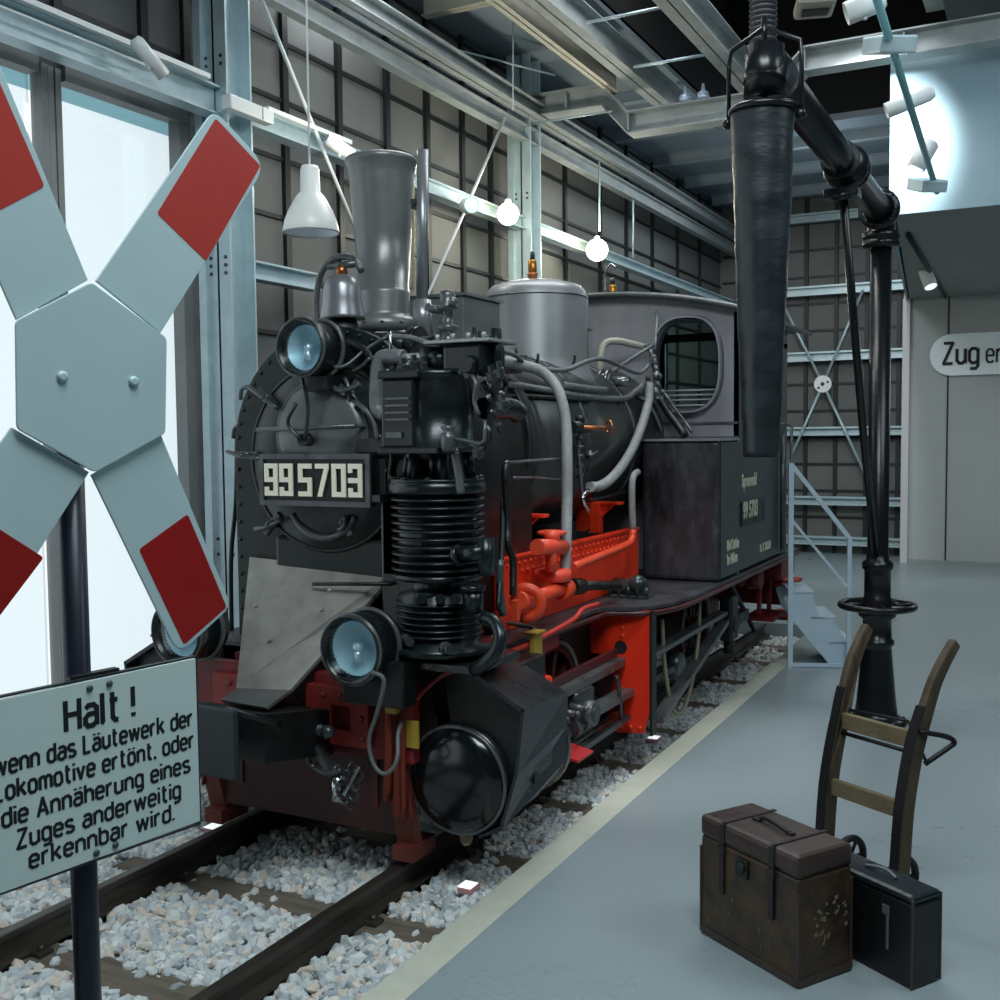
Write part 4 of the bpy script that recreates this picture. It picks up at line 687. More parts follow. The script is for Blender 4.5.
# ================================================================== TRACK
sl_lab = ['nearest timber sleeper, crossing the bottom left corner behind the sign post', 'timber sleeper next behind the sign post, its right end by the platform edge', 'timber sleeper just in front of the locomotive front', 'timber sleeper under the cylinder, its end showing by the platform edge', 'short-showing sleeper end beside the slide bars', 'sleeper end beside the bright red motion plate', 'dark sleeper end behind the bright red motion plate']
sy_ = [2.9, 3.72, 4.55, 5.4, 6.22, 7.08, 7.9, 8.75, 9.6, 10.4]
for k, y in enumerate(sy_):
    q = MB(); q.b2((L - .9, y - .11, -.25), (L + .905, y + .11, -.125), .012)
    o = q.build('railway_sleeper', wood_s); lab = sl_lab[k] if k < 7 else 'timber sleeper under and beyond the locomotive cab'
    tag(o, lab, 'railway sleeper', 'timber railway sleepers'); WP[o] = o.location.copy()
    for s in (-1, 1):
        for t in (-1, 1):
            q = MB(); x = L + s * .528 + t * .075; q.b2((x - .035, y - .035, -.125), (x + .035, y + .035, -.105), .004); q.cyl((x, y, -.125), (x, y, -.085), .014, n=8); q.build('rail_clip', railh, o)
rp = [(-.055, -.12), (.055, -.12), (.055, -.108), (.012, -.095), (.01, -.035), (.0275, -.025), (.0275, -.004), (.022, 0), (-.022, 0), (-.0275, -.004), (-.0275, -.025), (-.01, -.035), (-.012, -.095), (-.055, -.108)]
for s, lab in ((-1, 'left rail of the track, farther from the platform'), (1, 'right rail of the track, nearer the platform')):
    q = MB(); q.prism([(L + s * .528 + a, -1, b) for a, b in rp], (0, 11.95, 0)); tag(q.build('rail', railh), lab, 'rail', 'rails of the track')
# ballast
def stones(name, label, n, xr, yr, size, zr, seed):
    rg = np.random.default_rng(seed); bm0 = bmesh.new(); bmesh.ops.create_icosphere(bm0, subdivisions=1, radius=.5)
    V = np.array([v.co[:] for v in bm0.verts]); Fc = np.array([[v.index for v in f.verts] for f in bm0.faces]); bm0.free()
    x = rg.uniform(*xr, n); y = rg.uniform(*yr, n)
    ok = np.ones(n, bool)
    for s in (-1, 1): ok &= np.abs(x - (L + s * .528)) > .072
    for yy in sy_:
        on = (np.abs(y - yy) < .095) & (np.abs(x - L) < .93); ok &= ~(on & (rg.random(n) > .03))
    x, y = x[ok], y[ok]; n = len(x); z = rg.uniform(*zr, n)
    sc = rg.uniform(size[0], size[1], (n, 1)) * rg.uniform([.75, .6, .45], [1.35, 1.0, .8], (n, 3))
    P_ = V[None] * (1 + rg.uniform(-.22, .22, (n, len(V), 1))) * sc[:, None]
    q4 = rg.normal(size=(n, 4)); q4[:, 1:3] *= .45; q4 /= np.linalg.norm(q4, axis=1)[:, None]; w, a, b_, c = q4.T
    Rm = np.array([[1-2*(b_*b_+c*c), 2*(a*b_-c*w), 2*(a*c+b_*w)], [2*(a*b_+c*w), 1-2*(a*a+c*c), 2*(b_*c-a*w)], [2*(a*c-b_*w), 2*(b_*c+a*w), 1-2*(a*a+b_*b_)]]).transpose(2, 0, 1)
    P_ = np.einsum('nij,nvj->nvi', Rm, P_) + np.stack([x, y, z], 1)[:, None]
    me = bpy.data.meshes.new(name); me.from_pydata(P_.reshape(-1, 3).tolist(), [], (Fc[None] + (np.arange(n) * len(V))[:, None, None]).reshape(-1, 3).tolist())
    at = me.attributes.new('tone', 'FLOAT', 'FACE'); at.data.foreach_set('value', np.repeat(rg.random(n), len(Fc)).astype(np.float32))
    me.materials.append(stone_m); o = bpy.data.objects.new(name, me); COL.objects.link(o); o['kind'] = 'stuff'; tag(o, label, 'gravel'); return o
stone_m = M('ballast_stone', '#9aa3a6', .8, 0, .3, '#b9c1c3', 18, .3, 60)
nt = stone_m.node_tree; N = nt.nodes; b = N['Principled BSDF']; at = N.new('ShaderNodeAttribute'); at.attribute_name = 'tone'
rp_ = N.new('ShaderNodeValToRGB'); cr = rp_.color_ramp; cr.elements[0].color = lin('#a3adb2'); cr.elements[1].color = lin('#eef1ef'); e = cr.elements.new(.35); e.color = lin('#c6cfd2'); e = cr.elements.new(.7); e.color = lin('#dde3e2'); e = cr.elements.new(.93); e.color = lin('#d8cabb')
nt.links.new(at.outputs['Fac'], rp_.inputs['Fac']); nt.links.new(rp_.outputs['Color'], b.inputs['Base Color'])
stones('track_ballast', 'grey crushed stone ballast between and beside the rails', 44000, (-4.6, -2.15), (1.6, 8.6), (.046, .072), (-.165, -.112), 3)
stones('track_ballast', 'crushed stone ballast farther along the track, beyond the cab', 4500, (-4.6, -2.16), (8.6, 10.97), (.06, .085), (-.175, -.13), 4)
# the little white reflectors lying in the ballast
for (x, y), lab in (((468, 886), 'small white square lamp in the ballast by the platform edge, nearest the viewer'), ((213, 827), 'small white lamp in the ballast left of the left rail'), ((654, 738), 'small white lamp on the ballast beside the red motion plate'), ((785, 655), 'small white lamp on the ballast by the foot of the white steps')):
    c = A(x, y, 'Z', -.08); q = MB(); q.b2(c - Vector((.035, .04, .02)), c + Vector((.035, .04, .004)), .004); o = tag(q.build('floor_lamp', M('pink_rim', '#c78f8f', .5)), lab, 'lamp', 'small lamps in the ballast')
    q = MB(); q.b2(c + Vector((-.032, -.037, .004)), c + Vector((.032, .037, .008))); q.build('lamp_face', M('lamp_face', '#ffffff', .4, emit='#f4fbff', es=.9), o)
# ================================================================== FLOOR AND SHELL
flo = M('floor_coating', '#87969b', .33, 0, .35, '#93a1a4', .9, .03, 30, spec=.45, rvar=.08)
edge_m = M('platform_edge', '#b0b4a6', .7, 0, .2, '#c2c5b6', 6, .1, 40)
q = MB(); q.b2((-1.97, -3, -.3), (7, 17.05, 0)); struct(q.build('floor', flo))
q = MB(); q.b2((-2.115, -3, -.3), (-1.97, 9.7, 0.001), .004); struct(q.build('trim_1', edge_m))
q = MB(); q.b2((-4.95, 11.0, -.3), (-1.97, 18.2, 0.0)); struct(q.build('floor_behind_track', flo))
q = MB(); q.b2((-5.2, -3, -.4), (-2.0, 11.0, -.2)); struct(q.build('ground', M('track_bed', '#3b4042', .9)))
q = MB(); q.b2((-2.115, 9.7, -.3), (-1.97, 11.0, 0)); struct(q.build('trim_2', flo))
# left wall: cladding with mullions, glazed bays near the viewer
XW = -5.0
wl = MB(); wl.b2((XW - .1, 5.45, -.3), (XW - .05, 18.3, 6.4)); wl.b2((XW - .1, -3, 4.04), (XW - .05, 5.45, 6.4)); wl = struct(wl.build('wall_left', panel))
my = [1.0, 1.65, 2.3, 2.95, 3.6, 4.3, 4.94, 5.3, 6.285, 6.945, 7.62, 8.26, 8.89, 9.45, 10.3, 11.25, 12.3, 13.2, 14.2, 15.3, 16.4]
mz = [.2, .6, 1.03, 1.45, 1.87, 2.29, 2.71, 3.13, 3.55, 3.97, 4.39, 4.81, 5.23, 5.65]
for y in [v * 1.0165 for v in my]:
    q = MB(); z0 = 4.15 if y < 5.4 else -.2; q.b2((XW - .05, y - .03, z0), (XW - .015, y + .03, 6.2)); q.build('wall_mullion', mull, wl)
for z in mz:
    q = MB(); q.b2((XW - .05, -3 if z > 4.2 else 5.45, z - .016), (XW - .03, 18, z + .016)); q.build('wall_transom', mull, wl)
q = MB(); q.b2((XW - .04, -3, 5.28), (XW + .05, 18, 5.5)); q.build('wall_clerestory', M('clerestory', '#6f86a8', .4), wl)
glass = M('window_glass', '#d9f2f4', .02); g_ = glass.node_tree; pb = g_.nodes['Principled BSDF']; tr = g_.nodes.new('ShaderNodeBsdfTransparent'); tr.inputs['Color'].default_value = (.93, .98, 1, 1); gs = g_.nodes.new('ShaderNodeBsdfGlossy'); gs.inputs['Roughness'].default_value = .02; mx = g_.nodes.new('ShaderNodeMixShader'); fr = g_.nodes.new('ShaderNodeFresnel'); fr.inputs['IOR'].default_value = 1.3
g_.links.new(fr.outputs[0], mx.inputs[0]); g_.links.new(tr.outputs[0], mx.inputs[1]); g_.links.new(gs.outputs[0], mx.inputs[2]); g_.links.new(mx.outputs[0], g_.nodes['Material Output'].inputs['Surface'])
frm = M('window_frame', '#84898a', .5, .2, .2, '#8f9495', 4)
for k, (ya, yb) in enumerate(((4.42, 5.36), (2.3, 4.22), (.2, 2.1))):
    q = MB(); q.b2((XW - .12, ya, .0), (XW - .1, yb, 4.04)); w = struct(q.build('window_%d' % (k + 1), glass)); w['label'] = ['narrow bright window pane behind the warning cross', 'wide bright window at the left picture edge', 'window beyond the left picture edge'][k]
    q = MB(); yc = yb + (.1 if k else .045)
    for t in (-.07, -.02, .03): q.b2((XW - .12, yc + t - (.0 if k else .03), -.2), (XW - .04 + .02 * abs(t) * 10, yc + t + (.04 if k else .03), 4.04))
    q.b2((XW - .12, ya - .01, -.2), (XW - .02, yb + .01, .06)); q.b2((XW - .12, ya - .01, 3.98), (XW - .02, yb + .01, 4.1)); q.build('window_frame', frm, w)
q = MB(); q.b2((-5.36, -3, 3.99), (-5.12, 6, 4.03)); tag(q.build('outside_canopy', M('canopy', '#8fc4cf', .6)), 'pale canopy outside, seen through the top of the windows', 'canopy')
# the rest of the hall, behind and beside the viewer
q = MB(); q.b2((-5.2, -3.1, -.4), (7.1, -3.0, 8)); struct(q.build('wall_behind_viewer', M('hall_wall', '#5d676c', .8)))
q = MB(); q.b2((7.0, -3, -.3), (7.1, 17, 8)); struct(q.build('wall_right', MATS['hall_wall']))
# structural steel
def ibeam_y(x, z, y0, y1, w=.1, h=.18, t=.012):
    q = MB(); q.b2((x - w/2, y0, z - h/2), (x + w/2, y1, z - h/2 + t)); q.b2((x - w/2, y0, z + h/2 - t), (x + w/2, y1, z + h/2)); q.b2((x - t/2, y0, z - h/2), (x + t/2, y1, z + h/2)); return q
cols_ = []
for y, lab in ((5.46, 'tall pale steel column left of the smokebox'), (9.87, 'tall steel column behind the steam dome')):
    q = MB(); w = .2; h = .2
    q.b2((-4.86, y - .12, -.2), (-4.66, y - .105, 6.2)); q.b2((-4.86, y + .105, -.2), (-4.66, y + .12, 6.2)); q.b2((-4.77, y - .12, -.2), (-4.755, y + .12, 6.2))
    q.b2((-4.9, y - .15, -.2), (-4.84, y + .15, 6.2)); o = tag(q.build('steel_column', steel), lab, 'steel column', 'steel wall columns'); cols_.append(o)
    q = MB()
    for z in (3.0, 3.05, 3.1, 4.3, 4.35, 1.2, 1.3): q.cyl((-4.7, y - .125, z), (-4.7, y - .12, z), .012, n=8); q.cyl((-4.82, y - .125, z), (-4.82, y - .12, z), .012, n=8)
    q.build('column_bolt', iron, o)
def wallbeam(y0, y1, z, lab, h=.06):
    q = MB(); q.b2((-4.82, y0, z - h), (-4.7, y1, z - h + .012)); q.b2((-4.82, y0, z + h - .012), (-4.7, y1, z + h)); q.b2((-4.765, y0, z - h), (-4.752, y1, z + h)); return tag(q.build('wall_beam', steel), lab, 'steel beam', 'horizontal steel wall beams')
b1 = wallbeam(-2, 5.33, 4.07, 'pale steel beam with light track above the windows, left of the column', .09); b2_ = wallbeam(5.59, 9.73, 4.05, 'pale steel beam between the two columns, behind the chimney'); b3_ = wallbeam(10.0, 17.8, 4.05, 'grey steel beam beyond the second column, above the cab'); wallbeam(5.59, 6.34, 3.06, 'short pale steel beam stub left of the bell')
for p_, (y0, y1), zt in ((b1, (-2, 5.2), 4.16), (b2_, (5.75, 6.7), 4.11)): q = MB(); q.b2((-4.7, y0, zt), (-4.66, y1, zt + .03)); q.build('light_track', white, p_); 
q = MB(); q.cyl((-4.69, -2, 4.1), (-4.69, 4.7, 4.1), .008, n=8); q.build('light_tube', M('tube_white', '#f4ffff', .3), b1)
p_, r_ = A(228, 97, 'X', -4.6), A(272, 122, 'X', -4.6); zc_ = (p_.z + r_.z) / 2; q = MB(); q.b2((-4.66, p_.y, zc_ - .045), (-4.58, r_.y, zc_ + .045), .008); o = tag(q.build('junction_box', white), 'white rectangular box on the pale column top, above the warning cross arm', 'junction box'); q = MB(); q.b2((-4.58, r_.y - .12, zc_ - .04), (-4.577, r_.y - .112, zc_ + .04)); q.build('box_seam', steelg, o)
for pts, r, lab in ((((262, 0), (350, 215), (372, 270)), .014, 'thin white diagonal brace rod left of the chimney'), (((505, 118), (426, 300)), .014, 'thin white diagonal brace rod right of the chimney')):
    q = MB(); q.cyl(A(*pts[0], 'X', -4.67), A(*pts[-1], 'X', -4.67), r, n=8); ro = q.build('brace_rod', white, cols_[1 if 'right' in lab else 0]); ro['label'] = lab
# back wall, dark bay left, pale wall right
YB = 17.9
wb = MB(); wb.b2((-5.1, YB, -.2), (-1.9, YB + .1, 7.4)); wb = struct(wb.build('wall_back', panel))
for x in (-4.6, -4.1, -3.62, -3.15, -2.68, -2.2): q = MB(); q.b2((x - .03, YB - .06, 0), (x + .03, YB, 7.4)); q.build('wall_mullion', mull, wb)
for k in range(17): z = .15 + .43 * k; q = MB(); q.b2((-5, YB - .03, z - .018), (-1.95, YB, z + .018)); q.build('wall_transom', mull, wb)
for k, (z, h) in enumerate(((4.2, .075), (3.16, .075), (1.97, .07), (.86, .07), (.22, .07), (5.35, .07))):
    q = MB(); q.b2((-4.7, YB - .3, z - h), (-2.05, YB - .2, z - h + .03)); q.b2((-4.7, YB - .2, z - h), (-2.05, YB - .17, z + h)); q.b2((-4.7, YB - .3, z + h - .03), (-2.05, YB - .2, z + h)); tag(q.build('back_beam', steel), ['white horizontal beam on the far dark wall, at lamp height', 'white horizontal beam on the far dark wall, just above the brace disc', 'white horizontal beam on the far dark wall, below the brace disc', 'white horizontal beam on the far dark wall at railing height', 'lowest white beam on the far dark wall', 'topmost beam on the far dark wall'][k], 'steel beam', 'beams on the far wall')
q = MB(); c = A(823, 384, 'Y', 17.55); q.lathe([(.135, 0), (.135, .03)], c, (0, -1, 0), 24); xb = tag(q.build('cross_brace', white), 'white crossed tie rods with a round centre disc on the far wall', 'cross brace')
q = MB(); pts = [(777, 292), (863, 290), (785, 470), (868, 480)]
for p_ in pts: q.cyl(A(*p_, 'Y', 17.55), c, .022, n=8)
q.build('tie_rod', steel, xb); q = MB(); q.sph(c + Vector((0, -.04, 0)), .03); q.cyl(c + Vector((.08, -.03, .03)), c + Vector((.08, -.045, .03)), .02, n=8); q.cyl(c + Vector((-.06, -.03, -.06)), c + Vector((-.06, -.045, -.06)), .02, n=8); q.build('disc_bolt', iron, xb)
q = MB(); q.b2((-2.02, 16.95, 0), (-1.93, 17.9, 5.5)); q.b2((-2.03, 16.9, 0), (-1.93, 16.95, 3.9)); struct(q.build('trim_3', M('post_pale', '#c3c3c6', .5)))
q = MB(); q.b2((-1.95, 17.0, 0), (7, 17.1, 5.6)); struct(q.build('wall_right_back', wallw))
q = MB(); q.b2((-1.42, 16.985, 0), (-1.4, 17.0, 3.95)); struct(q.build('trim_4', mull))
q = MB(); q.b2((-1.94, 16.96, 0), (7, 17.0, .05)); struct(q.build('baseboard_back', M('base_grey', '#8f9898', .5)))
# gallery
q = MB(); q.prism([(-1.31, 10.3, 3.9), (7, 10.3, 3.9), (7, 17.0, 3.9), (-1.95, 17.0, 3.9)], (0, 0, .12)); struct(q.build('ceiling_gallery_underside', M('soffit', '#8d908c', .7, 0, .3, '#989a95', 1)))
q = MB(); q.prism([(-1.36, 10.26, 3.88), (7, 10.26, 3.88), (7, 10.26, 5.2), (-1.36, 10.26, 5.2)], (0, .04, 0)); q.prism([(-1.36, 10.28, 3.88), (-2.0, 17.0, 3.88), (-2.0, 17.0, 5.2), (-1.36, 10.28, 5.2)], (.03, 0, 0)); struct(q.build('wall_gallery', wallb))
# cross girder stepped over the track
q = MB(); bot = [(-4.65, 5.1), (-3.92, 5.1), (-3.66, 4.8), (-2.36, 4.8), (-2.02, 5.12), (6, 5.12)]; H = .2
q.prism([(x, 9.88, z) for x, z in bot] + [(x, 9.88, z + H) for x, z in bot[::-1]], (0, .012, 0)); gd = tag(q.build('cross_girder', steelg), 'grey steel girder spanning the hall, stepped down over the track', 'girder')
q = MB()
for (x0, z0), (x1, z1) in zip(bot, bot[1:]):
    for dz in (0, H): q.bar((x0, 9.88, z0 + dz), (x1, 9.88, z1 + dz), .2, .014, (0, 0, 1))
for x in (-4.3, -3.66, -2.36, -2.02, -1.2, -.3): q.b2((x - .008, 9.8, 4.82 if -3.8 < x < -2.3 else 5.12), (x + .008, 9.96, 5.0 if -3.8 < x < -2.3 else 5.32))
q.build('girder_flange', steelg, gd)
# longitudinal ceiling beams
bms = []
for (x, z, y0, y1, w, h, m_, lab) in ((-3.8, 5.3, 1, 9.85, .1, .2, steelw, 'pale ceiling beam along the hall, leftmost of the pair above the dome'), (-3.52, 5.32, 1, 10.9, .17, .24, steelg, 'ceiling beam right of the paired one, ending above the girder'), (-2.65, 5.32, 1, 10.9, .2, .24, steelg, 'broad ceiling beam passing behind the leather water hose'), (-.95, 5.55, 1, 9.8, .14, .24, steelg, 'ceiling beam at the upper right corner above the gallery'),
    (-4.72, 4.93, 1, 17.8, .1, .15, steelg, 'lower eaves beam along the left wall'), (-4.62, 5.14, 1, 17.8, .16, .14, steelg, 'upper eaves beam along the left wall')):
    bms.append(tag(ibeam_y(x, z, y0, y1, w, h).build('ceiling_beam', m_), lab, 'ceiling beam', 'beams along the ceiling'))
# ceiling
q = MB(); q.b2((-5.2, -3, 5.7), (-3.62, 18.2, 5.78)); q.b2((-3.62, 13.6, 5.7), (7, 18.2, 5.78)); q.b2((-1.0, -3, 5.9), (7, 13.6, 5.98)); struct(q.build('ceiling', ceilm))
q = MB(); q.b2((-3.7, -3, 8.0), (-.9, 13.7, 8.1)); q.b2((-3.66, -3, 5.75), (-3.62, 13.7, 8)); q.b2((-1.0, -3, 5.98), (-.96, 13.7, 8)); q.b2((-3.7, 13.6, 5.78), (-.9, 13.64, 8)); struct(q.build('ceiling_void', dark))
for k, y in enumerate((6.7, 8.15, 11.3, 12.7, 14.1, 15.5, 16.9)):
    q = MB(); x1 = -3.9 if y < 9.9 else (-3.65 if y < 13.6 else 5); z = 5.55
    q.b2((-4.9, y - .05, z), (x1, y + .05, z + .012)); q.b2((-4.9, y - .006, z), (x1, y + .006, z + .15)); q.b2((-4.9, y - .05, z + .138), (x1, y + .05, z + .15)); tag(q.build('ceiling_purlin', steelw if y < 9 else M('purlin_blue', '#8d9ba4', .5)), ['purlin under the ceiling at the picture top', 'pale purlin under the ceiling left of the paired beams', 'first grey purlin beyond the girder', 'second grey purlin beyond the girder', 'third grey purlin beyond the girder', 'fourth grey purlin beyond the girder', 'farthest purlin against the far wall'][k], 'purlin', 'purlins under the ceiling')
for (a_, b_, r, ax, v, lab) in (((585, 23), (664, 7), .013, 'Z', 5.25, 'thin white tie rod between ceiling beams, nearer the viewer'), ((634, 67), (704, 55), .014, 'Z', 5.15, 'thin white tie rod between ceiling beams, farther back'), ((430, 43), (555, 75), .01, 'Z', 5.4, 'thin cable stretched under the ceiling deck'), ((532, 124), (612, 111), .01, 'Y', 9.75, 'thin rod below the left half of the girder'), ((513, 22), (513, 110), .007, 'Y', 8.6, 'thin vertical hanger wire above the column'), ((633, 200), (633, 258), .012, 'X', -4.55, 'thin white vertical hanger rod right of the lit bulb')):
    q = MB(); q.cyl(A(*a_, ax, v), A(*b_, ax, v), r, n=8); par_ = b3_ if 'bulb' in lab else cols_[1] if 'column' in lab else gd if 'girder' in lab else bms[0] if 'cable' in lab else bms[1]; ro = q.build('thin_rod', steel, par_); ro['label'] = lab
q = MB(); q.tube([(-2.35, 9.3, 5.95), (-2.9, 9.0, 5.85), (-3.25, 8.5, 6.05), (-3.3, 7.5, 6.2)], .22, 20); tag(q.build('ventilation_duct', M('duct_rust', '#5a4636', .6, .1, .2, '#3d332c', 4)), 'brownish curved duct in the dark ceiling opening', 'duct')
q = MB()
for k in range(68): q.lathe([(.09, -.001), (.11, .02), (.09, .041)], A(763, 60, 'Y', 8.5) + Vector((0, 0, .04 * k)), (0, 0, 1), 16, cap=False)
tag(q.build('flexible_duct', M('duct_dark', '#2a3034', .6, .2)), 'dark ribbed flexible duct hanging above the hose elbow', 'duct')
q = MB()
q.b2((-3.4, 4, 6.9), (-1.2, 9.6, 7.4), .03)
tag(q.build('duct_run', M('duct_black', '#14181b', .7)), 'black box ducts high in the ceiling opening', 'duct')
q = MB(); c = A(815, 5, 'Z', 5.3); q.box(c, (.3, .36, .1), Matrix.Rotation(.3, 3, 'Z'), .03); o = tag(q.build('ceiling_projector', M('beige_plastic', '#8d8c80', .5)), 'beige box device at the picture top right of the duct', 'device'); q = MB(); q.box(c + Vector((0, 0, -.055)), (.2, .12, .02), Matrix.Rotation(.3, 3, 'Z')); q.build('device_slot', blkd, o)
for k, (x, y) in enumerate(((680, 100), (698, 98))):
    c = A(x, y, 'Y', 9.7); q = MB(); q.lathe([(.03, 0), (.06, .02), (.05, .08), (.02, .1), (.012, .16)], Vector((c.x, 9.86, 5.007)), (0, 0, 1), 16); tag(q.build('ceiling_lamp', M('blue_white', '#c3d9f2', .3, .3)), ['small bluish lamp standing on the girder, left one', 'small bluish lamp standing on the girder, right one'][k], 'lamp', 'lamps on the girder')
# light objects
def spot(loc, tgt, power, size=60, col=(1, 1, 1), r=.05, blend=.6):
    ld = bpy.data.lights.new('spot', 'SPOT'); ld.energy = power; ld.spot_size = math.radians(size); ld.spot_blend = blend; ld.color = col; ld.shadow_soft_size = r
    o = bpy.data.objects.new('spot_light', ld); COL.objects.link(o); o.location = loc; o.rotation_euler = (Vector(tgt) - Vector(loc)).to_track_quat('-Z', 'Y').to_euler(); return o
def area(loc, tgt, power, sx_, sy2, col=(1, 1, 1)):
    ld = bpy.data.lights.new('area', 'AREA'); ld.energy = power; ld.shape = 'RECTANGLE'; ld.size = sx_; ld.size_y = sy2; ld.color = col
    o = bpy.data.objects.new('area_light', ld); COL.objects.link(o); o.location = loc; o.rotation_euler = (Vector(tgt) - Vector(loc)).to_track_quat('-Z', 'Y').to_euler(); return o
def pointl(loc, power, col, r=.06):
    ld = bpy.data.lights.new('point', 'POINT'); ld.energy = power; ld.color = col; ld.shadow_soft_size = r; o = bpy.data.objects.new('point_light', ld); COL.objects.link(o); o.location = loc; return o
def head(c, d, label, on=None, r=.045, ln=.2, mat=white):
    c = Vector(c); d = Vector(d).normalized(); q = MB(); q.lathe([(r * .7, -ln), (r, -ln * .9), (r, 0), (r * .9, .0), (r * .85, -.03), (0, -.035)], c, d, 20, cap=False)
    o = tag(q.build('track_spotlight', mat), label, 'spotlight', 'spotlights on the tracks'); WP[o] = o.location.copy()
    q = MB(); q.tube([c - d * ln * .5, c - d * ln * .5 + Vector((0, 0, -.07))], .012, 8, False); q.build('spot_bracket', mat, o)
    if on: q = MB(); q.lathe([(r * .86, -.01), (r * .5, .012), (0, .02)], c, d, 20); q.build('spot_bulb', on, o)
    return o
warm = M('bulb_warm', '#ffffff', .4, emit='#fff3c0', es=14); cool = M('bulb_cool', '#ffffff', .4, emit='#dffff0', es=14); grnb = M('bulb_green', '#ffffff', .4, emit='#8affb4', es=2.2); dull = M('bulb_off', '#ffffff', .4, emit='#f4ffff', es=1.5)
c = A(352, 156, 'X', -4.5); head(c, (.5, .9, -.5), 'white track spotlight, lit, above left of the chimney top', cool, .05, .22)
head(A(164, 76, 'X', -4.55), (.2, .6, -.6), 'white track spotlight on the beam above the bright window', None, .042, .24)
c = A(472, 205, 'X', -4.5); head(c, (.9, -.9, -.2), 'greenish shining track spotlight left of the second column', grnb, .07, .2)
def bulb(px_, py_, X_, lab, mat, r=.1):
    c = A(px_, py_, 'X', X_); q = MB(); q.lathe([(.03, .0), (.03, .04), (.012, .05)], c + Vector((0, 0, r * .9)), (0, 0, 1), 16); o = tag(q.build('pendant_bulb', white), lab, 'lamp', 'lit bulbs'); WP[o] = o.location.copy()
    q = MB(); q.sph(c, r, n=20); q.build('bulb_glass', mat, o); return c, o
c, o = bulb(508, 214, -4.5, 'round white shining lamp in front of the second column', warm); c, o = bulb(597, 250, -4.5, 'round yellowish shining lamp hanging on a rod above the cab roof', warm, .12); q = MB(); q.cyl(c + Vector((.03, 0, .2)), c + Vector((.03, 0, .95)), .012, n=8); q.build('hanger_rod', steel, o)
# pendant lamp in front
c = A(311, 232, 'Y', 4.9); z0 = c.z
q = MB(); q.lathe([(.152, 0), (.155, -.008), (.158, 0), (.145, .06), (.12, .12), (.08, .19), (.055, .22), (.052, .34), (.045, .36), (.0, .365)], c, (0, 0, 1), 48, cap=False); q.lathe([(.15, .0), (.14, .06), (.115, .12), (.075, .18), (0, .2)], c, (0, 0, 1), 40, cap=False)
pn = tag(q.build('pendant_lamp', M('pendant_white', '#f4f6f2', .3, emit='#ffffff', es=.0)), 'white bell-shaped pendant lamp hanging left of the chimney', 'pendant lamp'); WP[pn] = pn.location.copy()
q = MB(); q.cyl(c + Vector((0, 0, .36)), (c.x, c.y, 5.7), .006, n=8); q.build('lamp_cord', white, pn); q = MB(); q.sph(c + Vector((.03, 0, .09)), .045); q.build('lamp_bulb', M('blue_bulb', '#bcd4ff', .3, emit='#bcd8ff', es=.8), pn)
# right side light track
t0, t1 = A(874, -10, 'Y', 5.6), A(937, 192, 'Y', 9.3)
q = MB(); q.cyl(t0, t1, .022, n=10); tk_ = tag(q.build('light_track', M('track_teal', '#7fb4bb', .4, .3)), 'pale hanging light track running in front of the gallery', 'light track')
WP[tk_] = tk_.location.copy()
for (x, y, t) in ((889, 45, .2), (927, 185, .93)):
    c = t0.lerp(t1, t); q = MB(); q.box(A(x, y, 'Y', c.y), (.2, .3, .09), Matrix.Rotation(.5, 3, 'Z') @ Matrix.Rotation(.3, 3, 'X'), .01); q.build('track_adapter', steel, tk_)
head(A(886, 111, 'Y', 7.4), (-1, -.2, -.35), 'white spotlight crossing the hanging track in front of the bright gallery panel', None, .05, .3)
head(A(916, 168, 'Y', 8.9), (-.5, 0, -.9), 'white lit spotlight at the lower end of the hanging track', dull, .07, .22)
head(A(846, 14, 'Y', 6), (-.9, -.2, -.3), 'pale spotlight at the top, right of the ceiling device', None, .06, .2)
q = MB(); t0, t1 = A(908, 235, 'Z', 3.87), A(945, 297, 'Z', 3.87); q.cyl(t0, t1, .025, n=8); tag(q.build('light_track', blkd), 'thin dark light track under the gallery soffit', 'light track'); head(A(931, 287, 'Z', 3.68), (.3, -.3, -.8), 'small lit spotlight under the gallery soffit', dull, .08, .3)
# info pill sign
q = MB(); s0, s1 = A(930, 355, 'Y', 16.97), Vector((1.4, 16.97, 0)); zc = A(960, 354.5, 'Y', 16.97).z; rr = .3
q.prism([(s0.x + rr + rr * math.cos(a), 16.95, zc + rr * math.sin(a)) for a in [PI / 2 + PI * k / 16 for k in range(17)]] + [(s1.x + rr * math.cos(a), 16.95, zc + rr * math.sin(a)) for a in [-PI / 2 + PI * k / 16 for k in range(17)]], (0, .05, 0))
sg = tag(q.build('rounded_wall_sign', M('sign_pale_blue', '#eef9fd', .5)), 'pale rounded sign on the far right wall reading Zug endet', 'sign'); WP[sg] = sg.location.copy()
p = A(942, 362, 'Y', 16.94); p.z -= .03; signwrite('Zug', .3, 0, .5, inkm, sg, p, (1, 0, 0), (0, 0, 1), .14, .004); signwrite('endet', .27, .58, 1.2, inkm, sg, p, (1, 0, 0), (0, 0, 1), .1, .004)
